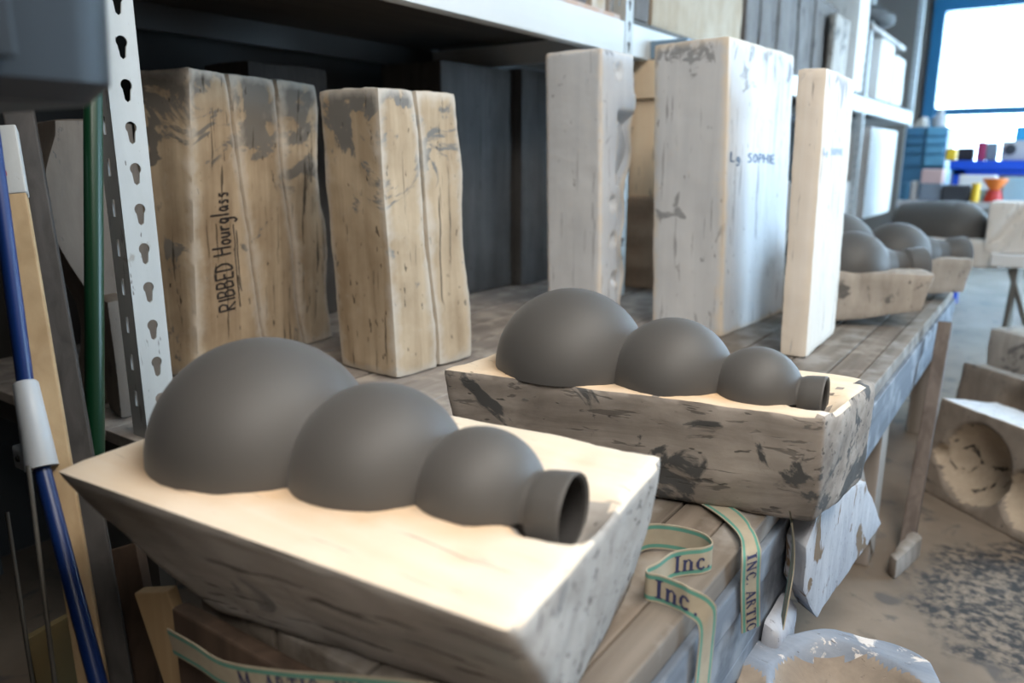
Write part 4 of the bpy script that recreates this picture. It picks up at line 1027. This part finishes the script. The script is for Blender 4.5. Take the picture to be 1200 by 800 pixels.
# mould close by at the bottom right, cavity upwards
zR = 0.33
A = pz(850, 768, zR); B = pz(884, 738, zR); C_ = pz(1085, 752, zR)
A = V((A.x, A.y, zR)); 
R00 = pz(864, 792, zR); R01 = pz(862, 741, zR); R11 = pz(1080, 741, zR); R10 = R11 + (R00 - R01) * 4.2; R00 = R01 + (R00 - R01) * 4.2
er = (R11 - R01).normalized()
def wavy(u, v, w, p):
    e = max(0, v - 0.8) / 0.2
    p = p + (R01 - R00).normalized() * (0.012 * sin(u * 9.0 + 3.6)) * e
    if u > 0.75: p = p - (R01 - R00).normalized() * 0.06 * ((u - 0.75) / 0.25) ** 2 * v
    return p
cy_ = (R01 - R00).normalized()
c_a = pz(1008, 783, zR) - cy_ * 0.094 - R00; c_b = pz(872, 782, zR) - cy_ * 0.03 - R00
cavR = [(c_a.dot(er), c_a.dot(cy_), 0.094, 0.8), (c_b.dot(er), c_b.dot(cy_), 0.03, 0.6)]
M['bluewhite_in'] = plaster('cavity_cream_wet', (0.24, 0.20, 0.165), (0.36, 0.30, 0.24), (0.2, 0.18, 0.16), 0.7, (1, 1, 1), 0.1, seed=2.7, pits=0.85)
t = cavity_slab(R00, R10, R11, R01, UZ, zR - 0.0, cavR, None, 'cavity_mold', 'blue-grey slip-smeared half mould with open bowl cavity, nearest on the floor at the bottom right', 0.0042, 1.4, 0.004, None, edge=wavy, mats=[M['bluewhite'], M['bluewhite_in']], smooth=3)

# broken white mould leaning under the second cast
def lean_mold():
    X = -0.205
    outline = [(952, 585), (1006, 562), (1026, 612), (986, 668), (946, 722), (930, 690), (934, 640)]
    pts = [px(x, y, X) for x, y in outline]
    bm = bmesh.new()
    f = [bm.verts.new(p + V((0.012, 0, 0))) for p in pts]; b = [bm.verts.new(p + V((-0.022, 0.03, 0))) for p in pts]
    bm.faces.new(f); bm.faces.new(b[::-1])
    for i in range(len(f)): bm.faces.new((f[i], b[i], b[(i + 1) % len(f)], f[(i + 1) % len(f)]))
    bmesh.ops.recalc_face_normals(bm, faces=bm.faces[:])
    bev(bm, 0.006, 2)
    bmesh.ops.subdivide_edges(bm, edges=bm.edges[:], cuts=5, use_grid_fill=True)
    bmesh.ops.triangulate(bm, faces=bm.faces[:])
    c = px(978, 632, X)
    for v in bm.verts:
        d = (v.co - c - V((0.012, 0, 0))).length
        if v.co.x > X and d < 0.04: v.co.x -= 0.02 * (1 - (d / 0.04) ** 2) ** 0.5
        v.co += V((noise.noise(v.co * 30), noise.noise(v.co * 30 + V((5, 0, 0))), 0)) * 0.003
    return bm
tag(link('broken_mold', lean_mold(), M['broken'], smooth=40), 'broken white plaster mould piece with brown hollow, leaning against the bench front', 'mold')
E0 = px(908, 742, -0.215); E1 = px(932, 694, -0.215)
tag(link('plaster_piece', rough([(-0.23, E0.y, 0), (-0.20, E0.y, 0), (-0.20, E1.y, 0), (-0.23, E1.y, 0)],
    [(-0.23, E0.y, E0.z + 0.01), (-0.21, E0.y, E0.z), (-0.21, E1.y, E1.z - 0.02), (-0.23, E1.y, E1.z)], 0.01, 2, 0.005, 12, None, 7.7), M['broken'], smooth=50), 'small pale plaster lump below the thin hanging strap', 'block')

# boards and bits on the right of the bench
a = pz(1062, 645, 0.0); b = px(1092, 372, XE + 0.06)
tag(link('leaning_board', bar(a + V((0, 0, 0.012)), (XE + 0.045, a.y + 0.30, ZB + 0.01), 0.03, 0.032, (1, 0, 0), 0.003), M['leanwood']), 'brown board leaning on the bench front beyond the leg', 'board')
a = pz(1040, 672, 0.0); d = pz(1066, 640, 0.0)
tag(link('wood_chunk', rough([a, pz(1048, 680, 0), pz(1078, 652, 0), d], [p + UZ * 0.05 for p in (a, pz(1048, 680, 0), pz(1078, 652, 0), d)], 0.012, 2, 0.006, 14, None, 5.5), M['legwood'], smooth=50), 'dusty lump lying on the floor at the foot of the bench leg', 'lump')
# ------------------------------------------------------------------ tools at the left end of the bench
def pole_pts(xa, ya, xb, yb, Xa, Xb): return px(xa, ya, Xa), px(xb, yb, Xb)
def extend(a, b, z):
    t = (z - a.z) / (b.z - a.z); return a.lerp(b, t)
# green pole
a, b = px(109, 130, -1.04), px(112, 640, -0.93)
tag(link('green_pole', tube([extend(a, b, 1.75), extend(a, b, 0.003)], 0.0115, 20), M['green'], smooth=60), 'upright dark green pole in front of the perforated post', 'pole')
# dark weathered board
a, b = px(22, 130, -1.10), px(92, 540, -0.90)
bm = bar(extend(a, b, 1.28), extend(a, b, 0.03), 0.034, 0.02, (0.9, -0.5, 0), 0.002)
tag(link('dark_board', bm, M['darkboard']), 'dark weathered board leaning between pale plank and green pole', 'board')
a, b = px(16, 225, -1.02), px(70, 555, -0.86)
pl = thing('pine_plank', 'pale pine plank with grey top sleeve leaning by the blue pole', 'plank', extend(a, b, 0.02))
link('body', bar(extend(a, b, px(16, 230, -1.02).z), extend(a, b, 0.02), 0.027, 0.016, (0.9, -0.5, 0), 0.002), M['plank'], pl)
sl = link('sleeve', bar(extend(a, b, px(13, 150, -1.03).z), extend(a, b, px(16, 230, -1.02).z), 0.029, 0.018, (0.9, -0.5, 0), 0.002), M['greymetal'], pl)
c = px(9, 203, -1.0)
link('red_mark', lathe(c + V((0.0, -0.006, 0)), [(0, 0), (0.006, 0), (0.006, 0.002), (0, 0.002)], 16, (0.5, -0.85, 0)), flat('red_paint', (0.35, 0.01, 0.02), 0.5), pl)
# blue pole with white joint
a, b, b2, c2_ = px(-8, 170, -0.98), px(30, 450, -0.90), px(49, 548, -0.86), px(98, 735, -0.76)
bp_ = thing('mop_handle', 'blue tube handle with a white plastic joint at the far left', 'pole', extend(b2, c2_, 0.02))
link('tube', tube([extend(a, b, 1.3), b], 0.0085, 16), M['blue'], bp_, smooth=60)
link('tube', tube([b2, extend(b2, c2_, 0.02)], 0.0085, 16), M['blue'], bp_, smooth=60)
link('joint', tube([b.lerp(b2, -0.03), b, b.lerp(b2, .5), b2], [0.0105, 0.0125, 0.0145, 0.0165], 20), M['plastic'], bp_, smooth=60)
j = b.lerp(b2, 0.9)
link('lug', box(j.x - 0.038, j.x - 0.005, j.y - 0.012, j.y + 0.006, j.z - 0.014, j.z + 0.012, 0.004), M['plastic'], bp_, smooth=60)
link('screw', lathe(j + V((-0.022, -0.0125, 0)), [(0, 0), (0.004, 0), (0.003, 0.002), (0, 0.002)], 12, (0, -1, 0)), M['black'], bp_)
for i, (x0, y0, x1, y1, X0, X1) in enumerate(((33, 545, 60, 765, -0.85, -0.80), (8, 600, 30, 745, -0.95, -0.90))):
    a, b = px(x0, y0, X0), px(x1, y1, X1)
    tag(link('steel_rod', tube([a, a.lerp(b, .5), b, extend(a, b, 0.004)], 0.0025, 8), M['cable'], smooth=60), ['thin steel rod hanging below the white plastic joint', 'thin steel rod at the far left edge, lower down'][i], 'rod')
# boards under the near mould
a, b = px(143, 640, -0.87), px(172, 800, -0.80)
tag(link('brown_board', bar(a, extend(a, b, 0.01), 0.05, 0.016, (0.5, -0.9, 0), 0.002), M['brownboard']), 'dark brown board under the left corner of the nearest mould', 'board')
a, b = px(182, 690, -0.70), px(218, 800, -0.675)
tag(link('pale_plank', bar(a, extend(a, b, 0.01), 0.046, 0.014, (0.25, -0.97, 0), 0.002), M['plank']), 'pale plank standing against the bench end beneath the nearest mould', 'plank')
# dim things on the floor, far left
tag(link('cardboard_box', box(-1.25, -0.84, 0.125, 0.32, 0, 0.24, 0.006), M['cardboard']), 'dull brown cardboard box at the bottom left corner', 'box')
c = pz(68, 785, 0.18)
bm = bmesh.new(); bmesh.ops.create_icosphere(bm, subdivisions=4, radius=1)
for v in bm.verts:
    n_ = noise.noise(v.co * 2.2) * 0.18 + noise.noise(v.co * 5) * 0.06
    v.co = V((v.co.x * 0.10, v.co.y * 0.09, max(-0.10, v.co.z * 0.115))) * (1 + n_); v.co += V((-0.80, 0.335, 0.105))
zmn = min(v.co.z for v in bm.verts)
for v in bm.verts: v.co.z -= zmn
tag(link('cloth_bundle', bm, M['cloth'], smooth=60), 'crumpled grey-teal cloth bundle low in the shadow beside the green pole', 'cloth')
a = px(42, 755, -0.93); b = px(94, 735, -0.93)
tag(link('ochre_card', hexa([(a.x - 0.01, a.y, 0), (b.x - 0.01, b.y, 0), (b.x, b.y, 0), (a.x, a.y, 0)], [(a.x - .03, a.y, a.z), (b.x - .03, b.y, b.z + 0.01), (b.x - .02, b.y, b.z + 0.01), (a.x - .02, a.y, a.z)], 0.001), flat('dim_ochre', (0.30, 0.22, 0.10), 0.8)), 'yellowish panel standing in the shadow behind the rods', 'panel')
# navy tub sticking in from the left, on a stand outside the picture
def rrect(x0, x1, y0, y1, r, n=6):
    pts = []
    for cx, cy, a0 in ((x1 - r, y1 - r, 0), (x0 + r, y1 - r, pi / 2), (x0 + r, y0 + r, pi), (x1 - r, y0 + r, 1.5 * pi)):
        for k in range(n + 1):
            a = a0 + pi / 2 * k / n; pts.append((cx + r * cos(a), cy + r * sin(a)))
    return pts
def loft(sections):
    bm = bmesh.new(); rs = []
    for pts, z in sections: rs.append([bm.verts.new((x, y, z)) for x, y in pts])
    for a, b in zip(rs, rs[1:]):
        n = len(a)
        for k in range(n): bm.faces.new((a[k], a[(k + 1) % n], b[(k + 1) % n], b[k]))
    bm.faces.new(rs[0][::-1]); bm.faces.new(rs[-1]); return bm
ct = px(204, 72, -0.46)
x1, y1 = ct.x + 0.0, ct.y + 0.0
zt0 = px(110, 124, -0.5).z
tb = thing('plastic_tub', 'dark navy plastic tub poking in at the top left corner', 'tub', (x1 - 0.16, y1 - 0.2, zt0))
X0, Y0 = x1 - 0.30, y1 - 0.42
bm = loft([(rrect(X0 + .03, x1 - 0.03, Y0 + .03, y1 - 0.03, 0.03), zt0), (rrect(X0 + .018, x1 - 0.018, Y0 + .018, y1 - 0.018, 0.035), zt0 + 0.012), (rrect(X0 + .010, x1 - 0.010, Y0 + .01, y1 - 0.010, 0.035), zt0 + 0.2), (rrect(X0 + .013, x1 - 0.013, Y0 + .013, y1 - 0.013, 0.035), zt0 + 0.2), (rrect(X0 + .03, x1 - 0.03, Y0 + .03, y1 - 0.03, 0.03), zt0 + 0.014)])
link('body', bm, M['tub'], tb, smooth=40)
# ------------------------------------------------------------------ far end of the workshop
def fbox(xa, ya, xb, yb, Y, depth, mat, name, label, cat, group=None, bevw=0.006, zbot=None):
    p, q = py(xa, ya, Y), py(xb, yb, Y)
    z0 = min(p.z, q.z) if zbot is None else zbot
    return tag(link(name, box(p.x, q.x, Y, Y + depth, z0, max(p.z, q.z), bevw), mat), label, cat, group)
link('rim', loft([(rrect(X0 + 0.004, x1 - 0.004, Y0 + .004, y1 - 0.004, 0.036), zt0 + 0.185), (rrect(X0 - .012, x1 + 0.012, Y0 - .012, y1 + 0.012, 0.045), zt0 + 0.187), (rrect(X0 - .012, x1 + .012, Y0 - .012, y1 + .012, 0.045), zt0 + 0.205), (rrect(X0 + .004, x1 - .004, Y0 + .004, y1 - .004, 0.036), zt0 + 0.205)]), M['tub'], tb, smooth=40)
for k in range(3):
    y = Y0 + 0.1 + k * 0.11
    link('rib', box(x1 - 0.022, x1 - 0.004, y, y + 0.012, zt0 + 0.02, zt0 + 0.18, 0.002), M['tub'], tb)
st = thing('shade_rack', 'unseen rack added at the left to carry the navy tub and cast shade', 'rack', (-0.86, -0.2, 0))  # added out of view: holds the tub and blocks lamp light
for zz in (0.12, 0.55, zt0 - 0.021, 1.40): link('shelf_board', box(-1.30, -0.43, -0.50, 0.115, zz, zz + 0.02), M['darkboard'], st)
link('shade_panel', box(-0.43, -0.42, -0.50, 0.115, 0, 1.5), M['darkboard'], st); link('shade_panel', box(-1.31, -1.30, -0.50, 0.115, 0, 1.5), M['darkboard'], st)  # solid sides added to shade the left tools from the rear lamp
link('shade_back', box(-1.30, -0.43, -0.51, -0.50, 0, 1.5), M['darkboard'], st)

# blue table and what stands on it
YT = 5.2
tx0, tx1 = py(1112, 200, YT).x, py(1290, 200, YT).x
tzt = py(1150, 188, YT).z; tzl = py(1150, 205, YT).z
M['bluepaint'] = flat('bright_blue_paint', (0.0, 0.07, 0.55), 0.4)
M['dkblue'] = flat('blue_grey_drawer', (0.04, 0.15, 0.26), 0.5)
M['dkblue_b'] = flat('light_blue_tray', (0.10, 0.30, 0.45), 0.5)
M['greypaint'] = flat('pale_grey_paint', (0.45, 0.46, 0.48), 0.5)
M['pink'] = flat('pink_box', (0.62, 0.45, 0.45), 0.6)
M['slate'] = flat('slate_box', (0.20, 0.25, 0.32), 0.6)
M['dark'] = flat('dark_box', (0.035, 0.04, 0.05), 0.6)
M['orange'] = flat('orange_plastic', (0.75, 0.20, 0.04), 0.4)
M['yellow'] = flat('yellow_plastic', (0.75, 0.5, 0.03), 0.4)
M['red'] = flat('red_plastic', (0.5, 0.03, 0.03), 0.4)
M['paleblue'] = flat('pale_blue_plastic', (0.35, 0.55, 0.68), 0.4)
M['magenta'] = flat('magenta_label', (0.32, 0.03, 0.10), 0.5)
M['offwhite'] = flat('off_white_plastic', (0.75, 0.75, 0.75), 0.5)
t = thing('blue_table', 'bright blue work table before the far window', 'table', ((tx0 + tx1) / 2, YT + 0.35, 0))
link('tabletop', box(tx0, tx1, YT, YT + 0.7, tzt - 0.05, tzt, 0.005), M['bluepaint'], t)
link('apron', box(tx0 + .02, tx1 - .02, YT + 0.03, YT + 0.05, tzl, tzt - 0.05), M['bluepaint'], t)
for x in (tx0 + 0.02, tx1 - 0.08):
    for y in (YT + 0.03, YT + 0.6): link('leg', box(x, x + 0.06, y, y + 0.06, 0, tzt - 0.051), M['bluepaint'], t)
def on_table(xa, ytop, xb, mat, name, label, cat, dy=0.05, dep=0.12):
    p = py(xa, ytop, YT + dy); q = py(xb, ytop, YT + dy)
    return tag(link(name, box(p.x, q.x, YT + dy, YT + dy + dep, tzt, p.z, 0.008), mat), label, cat)
on_table(1109, 174, 1121, M['yellow'], 'yellow_can', 'small yellow can at the left end of the blue table', 'can', 0.02)
on_table(1122, 173, 1142, M['dark'], 'dark_case', 'small dark case on the blue table beside the yellow can', 'case', 0.3)
on_table(1146, 166, 1156, M['magenta'], 'magenta_carton', 'magenta carton standing on the blue table', 'carton', 0.1)
on_table(1157, 167, 1170, M['paleblue'], 'pale_blue_jug', 'pale blue jug beside the magenta carton', 'jug', 0.2)
p, q = py(1175, 165, YT + .1), py(1215, 183, YT + .1)
t = thing('grey_instrument', 'grey box with a round dial on the blue table at the right edge', 'instrument', ((p.x + q.x) / 2, YT + 0.2, tzt))
link('housing', box(p.x, q.x, YT + .1, YT + .3, tzt, p.z, 0.008), M['greypaint'], t)
cc = py(1184, 175, YT + 0.1); link('dial', lathe(cc, [(0, 0), (0.03, 0), (0.026, 0.012), (0, 0.012)], 20, (0, -1, 0)), M['dark'], t)
tag(link('blue_carton', box(py(1191, 150, YT + .15).x, q.x, YT + .15, YT + .28, p.z, py(1191, 148, YT + .15).z, 0.005), flat('sky_blue_card', (0.02, 0.3, 0.6), 0.5)), 'sky blue carton on top of the grey dial box', 'carton')
# drawer cabinet of blue trays
YC = 5.9
cx0, cx1 = py(1062, 165, YC).x, py(1108, 165, YC).x
t = thing('tray_cabinet', 'blue cabinet of stacked trays against the far window', 'cabinet', ((cx0 + cx1) / 2, YC + 0.2, 0))
link('carcass', box(cx0 - 0.01, cx1 + 0.01, YC + 0.015, YC + 0.45, 0, py(1080, 149, YC).z, 0.004), M['dkblue'], t)
rows = [149, 159, 161, 169, 171, 180, 182, 194]
for k in range(4):
    z1, z0 = py(1080, rows[2 * k], YC).z, py(1080, rows[2 * k + 1], YC).z
    xm = cx0 + (cx1 - cx0) * 0.48
    d1 = link('tray', box(cx0, xm - 0.01, YC - 0.01, YC + 0.014, z0, z1, 0.004), M['dkblue'], t); d2 = link('tray', box(xm + 0.01, cx1, YC - 0.01, YC + 0.014, z0, z1, 0.004), M['dkblue_b'], t)
for k in range(7):
    z0 = 0.04 + k * 0.085
    link('tray', box(cx0, cx1, YC - 0.01, YC + 0.014, z0, z0 + 0.075, 0.004), M['dkblue'], t)
ztop = py(1080, 149, YC).z
tag(link('brown_parcel', rough([(cx0 + .02, YC + .03, ztop), (cx1 - .14, YC + .03, ztop), (cx1 - .14, YC + .3, ztop), (cx0 + .02, YC + .3, ztop)], [(cx0 + .05, YC + .05, ztop + 0.05), (cx1 - .15, YC + .05, ztop + .075), (cx1 - .15, YC + .28, ztop + .075), (cx0 + .05, YC + .28, ztop + .05)], 0.03, 1, 0.004), M['dusty'], smooth=50), 'brown parcel on top of the blue tray cabinet', 'parcel')
tag(link('pale_jar', lathe((cx1 - 0.06, YC + 0.12, ztop), [(0, 0), (0.045, 0), (0.048, 0.06), (0.02, 0.085), (0.02, 0.12), (0, 0.12)], 18), M['greypaint'], smooth=50), 'pale jar beside the parcel on the blue tray cabinet', 'jar')
# nearer low table with boxes and wheels
YN = 4.5
nx0, nx1 = py(1050, 236, YN).x, py(1260, 236, YN).x
nz = py(1100, 236, YN).z
t = thing('packing_table', 'low pale table in front of the blue table, loaded with boxes', 'table', ((nx0 + nx1) / 2, YN + 0.3, 0))
link('tabletop', box(nx0, nx1, YN, YN + 0.6, nz - 0.03, nz, 0.004), M['greypaint'], t)
for x in (nx0 + 0.02, nx1 - 0.08):
    for y in (YN + 0.02, YN + 0.52): link('leg', box(x, x + 0.05, y, y + 0.05, 0, nz - 0.031), M['greypaint'], t)
def on_near(xa, ytop, xb, mat, name, label, cat, dy, dep=0.14, zbase=None):
    p = py(xa, ytop, YN + dy); q = py(xb, ytop, YN + dy); z0 = nz if zbase is None else zbase
    tag(link(name, box(p.x, q.x, YN + dy, YN + dy + dep, z0, p.z, 0.008), mat), label, cat); return p.z
zz = on_near(1078, 215, 1104, M['slate'], 'slate_box', 'slate grey box on the packing table under the pink carton', 'box', 0.05)
on_near(1080, 198, 1106, M['pink'], 'pink_carton', 'pink carton stacked on the slate grey box', 'carton', 0.06, 0.12, zz)
on_near(1104, 217, 1136, M['dark'], 'dark_box', 'dark box on the packing table right of the slate box', 'box', 0.04)
on_near(1057, 214, 1066, M['dkblue'], 'blue_bottle', 'small blue bottle at the left of the packing table', 'bottle', 0.05, 0.06)
on_near(1068, 212, 1076, M['offwhite'], 'white_bottle', 'small white bottle beside the slate box', 'bottle', 0.08, 0.06)
on_near(1124, 205, 1168, M['offwhite'], 'white_tray', 'white plastic tray behind the dark box', 'tray', 0.4)
on_near(1139, 222, 1159, M['paleblue'], 'pale_blue_tub', 'pale blue tub on the packing table by the orange funnel', 'tub', 0.12)
p = py(1166, 218, YN + .1)
t = thing('orange_funnel', 'orange funnel on a red base on the packing table', 'funnel', (p.x, YN + 0.1, nz))
link('base', lathe((p.x, YN + .1, nz), [(0, 0), (0.045, 0), (0.03, p.z - nz - 0.02), (0, p.z - nz - .02)], 18), M['red'], t, smooth=50)
link('cone', lathe((p.x, YN + .1, p.z - 0.022), [(0, 0), (0.02, 0), (0.055, 0.05), (0.055, 0.06), (0, 0.05)], 18), M['orange'], t, smooth=50)
p = py(1143, 222, YN + .02)
tag(link('yellow_pot', lathe((p.x, YN + .05, nz), [(0, 0), (0.02, 0), (0.02, p.z - nz + .03), (0, p.z - nz + .03)], 16), M['yellow'], smooth=50), 'small yellow pot before the pale blue tub', 'pot')
on_near(1176, 208, 1215, M['paleblue'], 'pale_blue_crate', 'pale blue crate at the right end of the packing table', 'crate', 0.1)
# big white mould and white slab at the right edge
YW = 3.55
p, q = py(1160, 236, YW), py(1225, 300, YW)
wz = py(1160, 296, YW).z
t = thing('white_table', 'white low table under the big white mould at the right edge', 'table', ((p.x + q.x) / 2, YW + 0.3, 0))
link('tabletop', box(p.x + 0.03, q.x + 0.3, YW - 0.03, YW + 0.6, wz - 0.05, wz, 0.006), M['offwhite'], t)
for x in (p.x + 0.1, q.x + 0.2):
    for y in (YW + 0.02, YW + 0.5): link('leg', tube([(x, y, 0), (x + 0.02, y, wz - 0.05)], 0.012, 10), M['cable'], t, smooth=60)
link('strut', tube([(p.x + 0.1, YW + 0.02, wz - 0.06), (p.x + 0.28, YW + 0.02, 0.02)], 0.012, 10), M['cable'], t, smooth=60)
def groove(u, v, w, pp):
    if v < 0.001 and abs((u - 0.34) * 0.24 - (w - 0.4) * 0.14) < 0.03: pp = pp + V((0, 0.03, 0))
    return pp
b = [(p.x, YW, wz), (q.x, YW, wz), (q.x, YW + .2, wz), (p.x, YW + .2, wz)]
tag(link('plaster_mold', rough(b, [(x, y, p.z) for x, y, _ in b], 0.014, 2, 0.003, 10, groove, 3.9), M['farwhite'], smooth=50), 'big white mould with a slanting groove on the white table at the right edge', 'mold')

for o in COL.objects:               # letters are flat print, joined into one part each
    if o.name.split('.')[0] in ('print', 'handwriting', 'underline'): o['kind'] = 'stuff'
